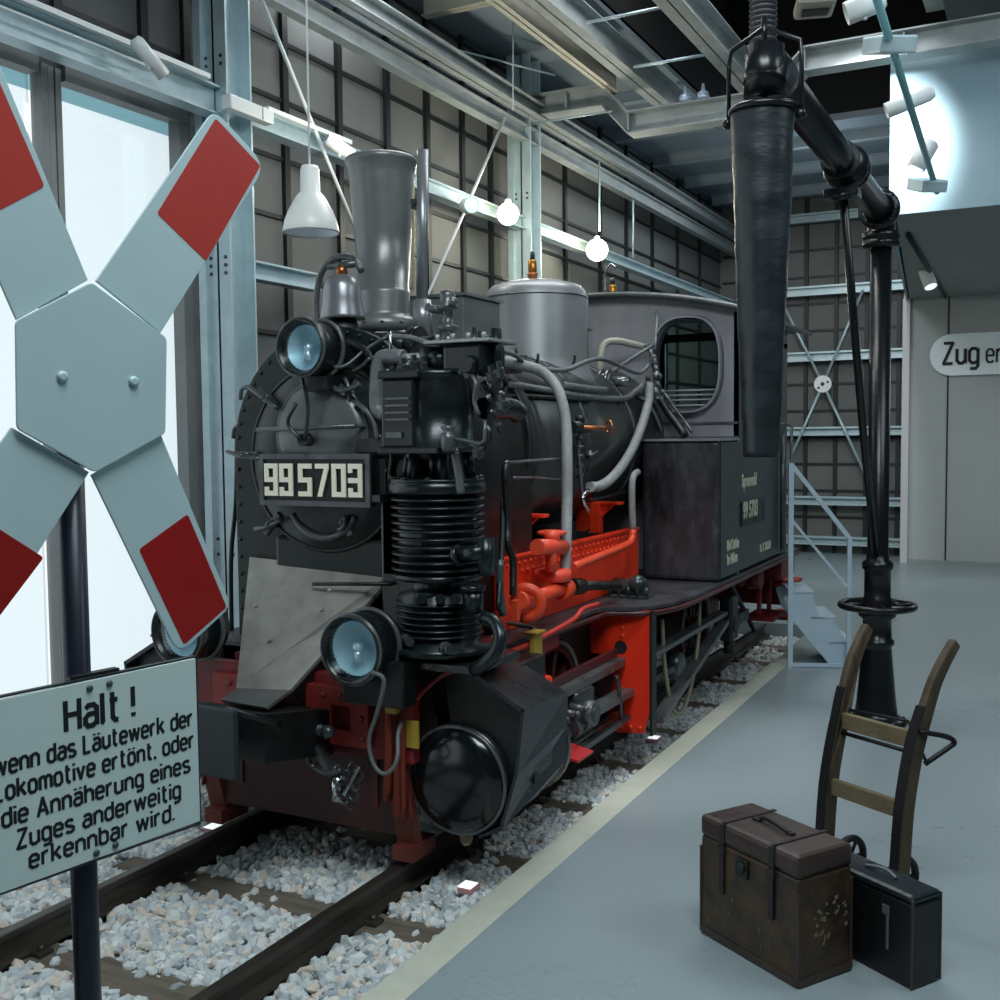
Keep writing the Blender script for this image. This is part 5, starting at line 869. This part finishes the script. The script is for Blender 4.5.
# ================================================================== WARNING SIGN
e = Vector((.18026803, .98361753, 0)); n = Vector((.98361753, -.18026803, 0)); PP = Vector((-1.74958761, 1.54104425, 0)); P0 = PP + n * .04
S = lambda s, z, o=0: Vector((P0.x, P0.y, 0)) + e * s + Vector((0, 0, z)) + n * o
ws = thing('railway_warning_sign', PP, 'red and white railway warning cross with Halt text board on a dark post', 'sign')
q = MB(); pb_ = PP - e * .022; q.cyl(pb_, pb_ + Vector((0, 0, 2.12)), .0265, n=24); q.lathe([(.06, 0), (.06, .01), (.03, .02)], pb_, (0, 0, 1), 20); q.build('sign_post', M('post_navy', '#141b28', .35, .3, .2, '#1c2433', 4), ws)
def rpoly(pts, r, seg=5):
    out = []; n_ = len(pts)
    for i in range(n_):
        p0, p, p1 = Vector(pts[i-1]), Vector(pts[i]), Vector(pts[(i+1) % n_]); rr = r if not isinstance(r, (list, tuple)) else r[i]
        a = (p0 - p).normalized() * rr; b = (p1 - p).normalized() * rr
        if rr < 1e-4: out.append(tuple(p)); continue
        for k in range(seg + 1): t = k / seg; out.append(tuple(p + a * (1 - t) ** 2 + b * t ** 2))
    return out
def splate(name, pts, r, o, t, mat, par, lab=None):
    q = MB(); q.prism([S(a, z, o) for a, z in rpoly(pts, r)], n * t); ob = q.build(name, mat, par, .0015)
    if lab: ob['label'] = lab
    return ob
cw = splate('cross_centre', [(.003, 2.26), (-.155, 2.172), (-.16, 1.972), (-.003, 1.885), (.163, 1.962), (.173, 2.162)], .01, .012, .006, signw, ws)
arms = [([(.02, 2.265), (.166, 2.172), (.462, 2.575), (.318, 2.668)], [0, 0, .05, .03], [(.165, 2.42), (.286, 2.336), (.444, 2.57), (.322, 2.65)], signr, 'upper right arm with red end'),
        ([(-.147, 2.175), (.003, 2.265), (-.188, 2.70), (-.34, 2.62)], [0, 0, .03, .05], [(-.2, 2.355), (-.082, 2.432), (-.195, 2.675), (-.325, 2.61)], signr, 'upper left arm with red end'),
        ([(-.004, 1.88), (.16, 1.96), (.332, 1.572), (.188, 1.485)], [0, 0, .03, .04], [(.098, 1.722), (.221, 1.788), (.318, 1.572), (.202, 1.505)], signr2, 'lower right arm with red end'),
        ([(-.008, 1.886), (-.164, 1.975), (-.47, 1.575), (-.32, 1.47)], [0, 0, .04, .03], [(-.11, 1.725), (-.235, 1.815), (-.455, 1.58), (-.325, 1.487)], signr2, 'lower left arm with red end')]
for pts, r, rd, mm, lab in arms:
    ao = splate('cross_arm', pts, r, 0, .006, signw, ws, lab); splate('red_stripe', rd, .008, .0062, .0006, mm, ao)
q = MB()
for a, z in ((-.067, 2.072), (.089, 2.068)): q.lathe([(.011, 0), (.011, .004), (.006, .007)], S(a, z, .018), n, 12)
q.each('centre_bolt', signw, cw)
bd = splate('text_board', [(-.23, 1.102), (.231, 1.108), (.23, 1.472), (-.23, 1.468)], .004, 0, .008, M('board_enamel', '#c0d6d4', .4, 0, .25, '#cadcd9', 2, .05, 30, rvar=.08), ws)
q = MB()
for z0 in (1.1, 1.472): q.bar(S(-.232, z0, .0), S(.232, z0 + .002, .0), .012, .004, (0, 0, 1))
q.bar(S(.232, 1.104, 0), S(.232, 1.474, 0), .012, .004, n); q.each('board_edge', M('dark_edge', '#20282a', .5), bd)
q = MB(); q.bar(S(-.06, 1.478, -.012), S(.05, 1.478, -.012), .02, .006); q.build('board_clamp', inkm, bd); q = MB()
for a, z in ((-.025, 1.454), (.019, 1.455), (-.022, 1.117), (.021, 1.12)): q.lathe([(.007, 0), (.007, .003), (.003, .005)], S(a, z, .008), n, 10)
q.each('board_bolt', M('bolt_green', '#3b5154', .5, .3), bd)
for s_, x_, z_, h_, xs2 in (('Halt!', -.083, 1.380, .082, .73), ('wenn das Läutewerk der', -.221, 1.325, .0475, .785), ('Lokomotive ertönt, oder', -.222, 1.277, .0475, .785), ('die Annäherung eines', -.213, 1.2265, .0475, .83), ('Zuges anderweitig', -.188, 1.177, .0475, .87), ('erkennbar wird.', -.166, 1.131, .0475, .87)):
    pass
def fit(s, x0, x1, z, size, bold, nm='lettering'):
    cu = bpy.data.curves.new('t', 'FONT'); cu.body = s; cu.size = size; t = bpy.data.objects.new('t', cu); COL.objects.link(t); bpy.context.view_layer.update(); w = t.dimensions.x; bpy.data.objects.remove(t)
    text(s, size, inkm, bd, nm, S(x0, z, .0086), e, (0, 0, 1), (x1 - x0) / w, bold, .0003)
for s_, x0_, x1_, z_, c_, sw_ in (('Halt !', -.083, .078, 1.378, .061, .17), ('wenn das Läutewerk der', -.226, .219, 1.326, .0355, .175), ('Lokomotive ertönt, oder', -.226, .221, 1.277, .0355, .175), ('die Annäherung eines', -.214, .209, 1.226, .0355, .175), ('Zuges anderweitig', -.187, .183, 1.1765, .0355, .175), ('erkennbar wird.', -.164, .166, 1.131, .0355, .175)):
    signwrite(s_, c_, x0_, x1_, inkm, bd, S(0, z_, .0081), e, (0, 0, 1), sw_)
# ================================================================== WATER CRANE
wc = thing('water_crane', (-1.04, 7.5, 0), 'black cast iron water crane with handwheel and long leather hose beside the locomotive', 'water crane')
X0, Y0 = -1.04, 7.5
q = MB(); q.lathe([(.2, 0), (.2, .02), (.17, .03), (.15, .05), (.135, .06), (.135, .1), (.13, .12), (.095, .5), (.095, .52), (.11, .53), (.11, .56), (.095, .57), (.092, .7), (.12, .72), (.125, .75), (.1, .77), (.09, .79), (.1, .83), (.085, .85), (.085, 1.03), (.1, 1.04), (.1, 1.08), (.075, 1.1), (.068, 1.15), (.068, 3.2)], (X0, Y0, 0), (0, 0, 1), 40); cc = q.build('crane_column', cran, wc)
q = MB(); rivets(q, [(X0 + .17 * math.cos(a), Y0 + .17 * math.sin(a), .025) for a in [k * PI / 3 + .3 for k in range(6)]], .024, (0, 0, 1)); q.build('base_bolt', cran, cc)
q = MB(); q.torus((X0, Y0, .79), (0, 0, 1), .235, .022, 48, 10)
for k in range(4): a = k * PI / 2 + .4; q.cyl((X0 + .08 * math.cos(a), Y0 + .08 * math.sin(a), .8), (X0 + .23 * math.cos(a), Y0 + .23 * math.sin(a), .79), .014, n=8)
q.build('handwheel', cran, wc)
q = MB(); q.lathe([(.068, 3.15), (.12, 3.16), (.12, 3.2), (.1, 3.205), (.12, 3.21), (.12, 3.25), (.09, 3.26), (.09, 3.4), (.05, 3.46)], (X0, Y0, 0), (0, 0, 1), 32); q.lathe([(.13, .1), (.13, .13), (.08, .14), (.08, -.06)], (X0, Y0 - .0, 3.385), (0, -1, 0), 24)
rivets(q, [(X0 + .105 * math.cos(a), Y0 - .13, 3.385 + .105 * math.sin(a)) for a in [k * PI / 4 for k in range(8)]], .017, (0, -1, 0)); rivets(q, [(X0 + .105 * math.cos(a), Y0 + .105 * math.sin(a), 3.25) for a in [k * PI / 4 for k in range(8)]], .016, (0, 0, 1)); q.build('column_head', cran, wc)
q = MB(); q.cyl((X0, 7.4, 3.385), (X0, 4.45, 3.40), .08, .078, 28); q.sph((X0, 6.15, 3.39), .125, (1, .8, 1)); q.lathe([(.12, 0), (.12, .05)], (X0, 6.2, 3.39), (0, 1, 0), 24); q.lathe([(.1, 0), (.1, .03)], (X0, 5.95, 3.39), (0, 1, 0), 24); q.tube([(X0, 4.55, 3.40), (X0, 4.38, 3.40), (X0, 4.33, 3.37), (X0, 4.31, 3.31)], .085, 24); q.build('crane_arm', cran, wc)
q = MB(); q.cyl((X0, 4.31, 3.27), (X0, 4.31, 3.46), .082, .075, 28); q.lathe([(.06, 0), (.0, .001)], (X0, 4.31, 3.269), (0, 0, -1), 24); q.cyl((X0, 4.31, 3.2), (X0, 4.31, 3.27), .012, n=8); q.build('nozzle', cran, wc)
hz = [(0, 3.225), (-.05, 3.22), (-.1, 3.05), (-.15, 2.8), (-.2, 2.55), (-.25, 2.3), (-.28, 2.1), (-.3, 1.86)]
q = MB(); hp = []
for k in range(60):
    t = k / 59; z = 3.215 - t * (3.215 - 1.855); r = .122 - .052 * t ** 1.15; r += .0012 * math.sin(k * .9); hp.append((r, z))
hp = [(.1, 3.1)] + [(.11, 3.21)] + hp + [(hp[-1][0] - .01, 1.86), (hp[-1][0] - .015, 2.0)]
q.lathe(hp, (X0 - .005, 4.3, 0), (0, 0, 1), 40, cap=False)
for v in q.b.verts:
    a = math.atan2(v.co.y - 4.3, v.co.x - X0); f = 1 + .012 * math.sin(3 * a + v.co.z * 7) + .006 * math.sin(5 * a - v.co.z * 15); v.co.x = X0 + (v.co.x - X0) * f - .012 * (3.2 - v.co.z) * 0; v.co.y = 4.3 + (v.co.y - 4.3) * f
hs = q.build('leather_hose', rubber, wc, 0); hs['label'] = 'black tapering leather filling hose'
q = MB(); q.torus((X0, 4.3, 3.21), (0, 0, 1), .124, .014, 48, 10); q.build('hose_ring', cran, hs)
q = MB(); q.tube([(X0 - .14, 4.3, 3.19), (X0 - .14, 4.3, 3.4), (X0 - .13, 4.3, 3.46), (X0, 4.3, 3.53), (X0 + .14, 4.3, 3.46), (X0 + .145, 4.3, 3.4), (X0 + .145, 4.3, 3.19)], .009, 8, False); q.cyl((X0, 4.3, 3.46), (X0, 4.3, 3.57), .012, n=8)
for s in (-1, 1): q.sph((X0 + s * .143, 4.3, 3.18), .022)
q.build('hose_hanger', cran, wc)
q = MB(); q.tube([(X0, 6.05, 3.26), (X0 - .01, 6.9, 1.95), (X0, 7.4, 1.15)], .024, 10, False); q.lathe([(.06, 0), (.06, .04)], (X0, 6.02, 3.24), (0, .5, -1), 12); q.b2((X0 - .09, 5.98, 3.2), (X0 + .09, 6.12, 3.25), .01); q.build('stay_rod', cran, wc)
# ================================================================== SUITCASES
def case(name, fl, dr, ln, th, h, mat, rim, label, lid=.1):
    dr = Vector((dr[0], dr[1], 0)).normalized(); nn = Vector((-dr.y, dr.x, 0)); R3 = Matrix((dr, nn, Vector((0, 0, 1)))).transposed(); c = Vector((*fl, 0)) + dr * ln / 2 + nn * th / 2
    t = thing(name, c, label, 'suitcase'); G_ = lambda u, v, z: c + dr * u + nn * v + Vector((0, 0, z))
    q = MB(); q.box(G_(0, 0, (h - lid) / 2 + .003), (ln, th, h - lid), R3, .012); bo = q.build('case_body', mat, t)
    q = MB(); q.box(G_(0, 0, h - lid / 2), (ln + .006, th + .006, lid), R3, .018); q.build('case_lid', rim, t)
    return t, G_, R3, bo
brn = M('leather_brown', '#191009', .5, 0, .14, '#45331b', 9, .35, 40, rvar=.1); nt = brn.node_tree
brl = M('leather_lid', '#261a15', .4, 0, .2, '#40302a', 5, .3, 40, rvar=.1); strap = M('strap_black', '#15100f', .5)
c1, G_, R3, bo = case('old_suitcase', (-1.20, 4.0), (.43, -.275), .515, .265, .475, brn, brl, 'tall worn brown leather suitcase with two straps, nearest on the platform', .085)
for u in (-.13, .13):
    q = MB(); q.box(G_(u, -.137, .395), (.026, .006, .15), R3); q.box(G_(u, -.139, .29), (.024, .008, .17), R3); q.box(G_(u, 0, .477), (.016, .272, .004), R3); q.box(G_(u, -.144, .375), (.04, .008, .028), R3, .002); q.build('strap', strap, c1)
q = MB(); q.box(G_(-.02, -.14, .34), (.06, .008, .07), R3, .003); q.lathe([(.022, 0), (.022, .008), (.01, .01)], G_(-.02, -.144, .345), -Vector((-(-.275), .43, 0)).normalized() if 0 else (R3 @ Vector((0, -1, 0))), 14); q.build('lock_plate', M('lock_green', '#1d2a28', .5, .4), c1)
q = MB(); q.tube([G_(-.085, 0, .48), G_(-.06, .01, .49), G_(0, .0, .492), G_(.06, -.01, .49), G_(.085, 0, .48)], .008, 8); q.box(G_(-.085, 0, .48), (.035, .022, .01), R3, .002); q.box(G_(.085, 0, .48), (.035, .022, .01), R3, .002); q.build('handle', strap, c1)
q = MB()
for u in (-.256, .256):
    for v in (-.13, .13): q.box(G_(u, v, .18), (.012, .012, .34), R3, .003)
q.box(G_(0, -.132, .02), (.5, .008, .03), R3); q.box(G_(.257, 0, .02), (.008, .26, .03), R3); q.each('corner_binding', brl, c1)
rg = random.Random(3); q = MB()                                        # torn paper label remains on the end face
for k in range(22): q.box(G_(.2585, rg.gauss(-.0, .05), .24 + rg.gauss(0, .03)), (.001, rg.uniform(.006, .018), rg.uniform(.004, .014)), R3 @ Matrix.Rotation(rg.uniform(-.6, .6), 3, 'X'))
for k in range(6): q.box(G_(.2585, rg.gauss(-.0, .012), .16 + rg.gauss(0, .03)), (.001, .008, .014), R3)
q.build('torn_label', M('paper_scrap', '#6f6550', .8), c1)
q = MB()
for k in range(14): q.box(G_(rg.uniform(-.22, .2), -.1335, rg.uniform(.06, .27)), (rg.uniform(.004, .012), .001, rg.uniform(.01, .03)), R3)
q.build('scuff_mark', M('scuff', '#5a4a30', .8), c1)
dk = M('fibre_black', '#06090b', .45, 0, .2, '#0c1114', 4, .15, 40); dkt = M('fibre_top', '#0f1a20', .35, 0, .2, '#16232a', 5, .2, 30)
c2, G_, R3, bo = case('old_suitcase', (-.835, 4.165), (.43, -.283), .51, .148, .335, dk, dkt, 'low black suitcase standing behind the brown one', .03)
q = MB(); q.tube([G_(-.02, -.0, .34), G_(.03, 0, .352), G_(.08, 0, .355), G_(.12, 0, .34)], .006, 8); q.build('handle', M('handle_pale', '#6d7a80', .5), c2)
q = MB(); q.box(G_(.14, -.077, .25), (.03, .006, .035), R3, .002); q.box(G_(.15, -.079, .17), (.012, .006, .12), R3, .002); q.build('clasp', M('clasp_grey', '#6c7478', .4, .5), c2)
q = MB()
for v in (-.072, .072): q.box(G_(.252, v, .165), (.01, .01, .32), R3, .003)
q.each('corner_binding', M('binding_brown', '#3a302a', .5), c2)
# ================================================================== SACK TRUCK
tr_, tn = Vector((.85525884, -.51820103, 0)), Vector((.51820103, .85525884, 0)); TB = Vector((-.527, 4.516, 0))
T_ = lambda w, a, z: TB + tr_ * w + tn * a + Vector((0, 0, z))
st_ = thing('sack_truck', T_(-.2, 0, 0), 'old wooden two-wheeled sack truck with curved handles behind the suitcases', 'hand truck')
pr0 = [(-.03, .02), (0, .15), (.026, .42), (.07, .62), (.105, .72), (.15, .82), (.2, .92), (.26, 1.0), (.33, 1.075)]
prof = []
for i in range(8):
    a_, b_, c_, d_ = pr0[max(i-1, 0)], pr0[i], pr0[i+1], pr0[min(i+2, 8)]
    for k in range(3): t = k / 3; prof.append(tuple(.5 * (2*b_[j] + (c_[j]-a_[j])*t + (2*a_[j]-5*b_[j]+4*c_[j]-d_[j])*t*t + (3*b_[j]-a_[j]-3*c_[j]+d_[j])*t**3) for j in (0, 1)))
prof.append(pr0[-1]); NP = len(prof) - 1
for w, nm in ((0, 1), (-.39, 0)):
    q = MB(); f_, k_ = [], []
    for i, (a, z) in enumerate(prof):
        t = i / NP; hw = .042 if z < .7 else .042 - .016 * (z - .7) / .375
        d = Vector((prof[min(i+1, NP)][0] - prof[max(i-1, 0)][0], prof[min(i+1, NP)][1] - prof[max(i-1, 0)][1])).normalized(); nx, nz = d.y, -d.x
        f_.append((a - nx * hw, z - nz * hw)); k_.append((a + nx * hw, z + nz * hw))
    fl_ = lambda z: w - (.055 * max(0, (z - .7) / .375) if w < 0 else 0)
    q.prism([T_(fl_(z) - .019, a, z) for a, z in f_ + k_[::-1]], tr_ * .038); o = q.build('stile', woodt, st_, .011)
    q = MB(); q.prism([T_(fl_(z) - .021, a - .004, z) for a, z in f_[:16]] + [T_(fl_(z) - .021, a + .002, z) for a, z in f_[:16][::-1]], tr_ * .042); q.build('stile_iron', irond, o)
for z, a, nm in ((.695, .095, 0), (.415, .03, 1)):
    q = MB(); q.bar(T_(-.375, a, z), T_(-.015, a, z), .03, .07, (0, 0, 1)); q.build('rung', woodr, st_, .004)
q = MB(); q.tube([T_(.02, .08, .74), T_(.06, .2, .71), T_(.075, .23, .685), T_(.06, .21, .66), T_(.02, .12, .60)], .011, 8); q.tube([T_(-.37, .12, .74), T_(-.2, .3, .70), T_(.02, .12, .62)], .007, 8, False); q.tube([T_(-.37, .08, .645), T_(-.015, .08, .645)], .009, 8, False); q.build('iron_bow', irond, st_)
for w in (-.06, -.33):
    q = MB(); q.torus(T_(w, .09, .1), tr_, .085, .016, 28, 8); q.cyl(T_(w - .02, .09, .1), T_(w + .02, .09, .1), .025, n=12)
    for k in range(6): an = k * PI / 3; q.cyl(T_(w, .09, .1), T_(w, .09 + .08 * math.cos(an), .1 + .08 * math.sin(an)), .008, n=6)
    q.build('wheel', irond, st_)
q = MB(); q.cyl(T_(-.37, .09, .1), T_(-.02, .09, .1), .012, n=8); q.box(T_(-.195, -.09, .01), (.4, .14, .012), Matrix((tr_, tn, Vector((0, 0, 1)))).transposed()); q.build('nose_iron', irond, st_)
# ================================================================== STEPS
wp = M('white_steel', '#c3d6e2', .35, .1, .2, '#b5cbd9', 4)
p1, p2 = Vector((-1.933, 8.98, 0)), Vector((-1.49, 9.14, 0)); dv = (p2 - p1).normalized(); bk = Vector((-dv.y, dv.x, 0)); Q = lambda u, v, z: p1 + dv * u + bk * v + Vector((0, 0, z)); R3 = Matrix((dv, bk, Vector((0, 0, 1)))).transposed(); Ls = (p2 - p1).length
sp = thing('cab_access_steps', Q(.25, .3, 0), 'white painted metal steps with handrail leading up to the locomotive cab', 'steps')
q = MB()
for v in (0,): q.box(Q(0, v, .85), (.04, .04, 1.7), R3); q.box(Q(Ls, v, .54), (.035, .035, 1.08), R3)
q.each('rail_post', wp, sp)
q = MB()
for v in (0,): q.bar(Q(0, v, 1.69), Q(Ls, v, 1.08), .035, .035); q.bar(Q(0, v, 1.24), Q(Ls, v, .66), .022, .022); q.bar(Q(0, v, .02), Q(Ls + .1, v, .02), .03, .03)
q.each('hand_rail', wp, sp)
for v in (.03, .58):
    q = MB(); q.prism([Q(-.05, v, .58), Q(.02, v, .62), Q(.18, v, .62), Q(.24, v, .42), Q(.36, v, .40), Q(.46, v, .2), Q(.5, v, .0), Q(.34, v, .0), Q(.0, v, .42)], bk * .008); q.build('step_cheek', wp, sp)
for k, (u, z) in enumerate(((.1, .62), (.27, .41), (.42, .2))):
    q = MB(); q.box(Q(u, .31, z), (.2, .56, .02), R3); q.box(Q(u + .09, .31, z - .03), (.012, .56, .06), R3); q.build('tread', wp, sp)
    for v in (.05, .56): q = MB(); q.prism([Q(u - .02, v, z - .01), Q(u + .1, v, z - .01), Q(u + .05, v, z - .19), Q(u - .02, v, z - .1)], bk * .006); q.build('tread_bracket', steelg, sp)
# ================================================================== LIGHTING
w = bpy.data.worlds.new('world'); bpy.context.scene.world = w; w.use_nodes = True; bg = w.node_tree.nodes['Background']; bg.inputs[0].default_value = (.95, .99, 1.0, 1); bg.inputs[1].default_value = 1.05
area((-.5, 1.5, 5.7), (-2.6, 4.4, 0), 250, 2.5, 2, (.86, .96, 1)); area((-2.0, 8.0, 6.6), (-2.9, 8.0, 0), 170, 1.6, 3, (.97, .98, 1)); area((-3.9, 6.6, 5.6), (-3.3, 6.4, 0), 120, .4, 4, (.93, .97, 1))
spot((-1.3, 8.6, 5.1), (-1.55, 10.3, 4.45), 520, 52, (.95, 1, 1), .1, .5)
area((2.4, 6, 5.8), (1.5, 9, 0), 170, 3, 5, (.85, .95, 1)); area((0.5, 14, 3.85), (0, 14, 0), 70, 3, 3, (.9, .97, 1)); area((-3.3, 13, 5.35), (-3.3, 13, 0), 60, 1.2, 4, (.9, .97, 1))
spot((-1.2, 4.5, 5.2), (-2.25, 6, .6), 260, 30, (1, .98, .95), .08, .6)
for x, y, X_, p_ in ((508, 214, -4.4, 40), (597, 250, -4.4, 40), (352, 156, -4.3, 14)): pointl(A(x, y, 'X', X_) + Vector((.2, 0, 0)), p_, (1, .95, .8), .12)
pointl((-2.6, 14, 4.9), 22, (.85, .93, 1), .2); pointl((2.5, 4.5, 5.0), 25, (.8, .92, 1), .3)  # added fill lights that brighten the ceiling, no fixture hangs here
vs = bpy.context.scene.view_settings; vs.view_transform = 'Standard'; vs.look = 'None'; vs.exposure = 0; vs.gamma = 1; vs.use_curve_mapping = False
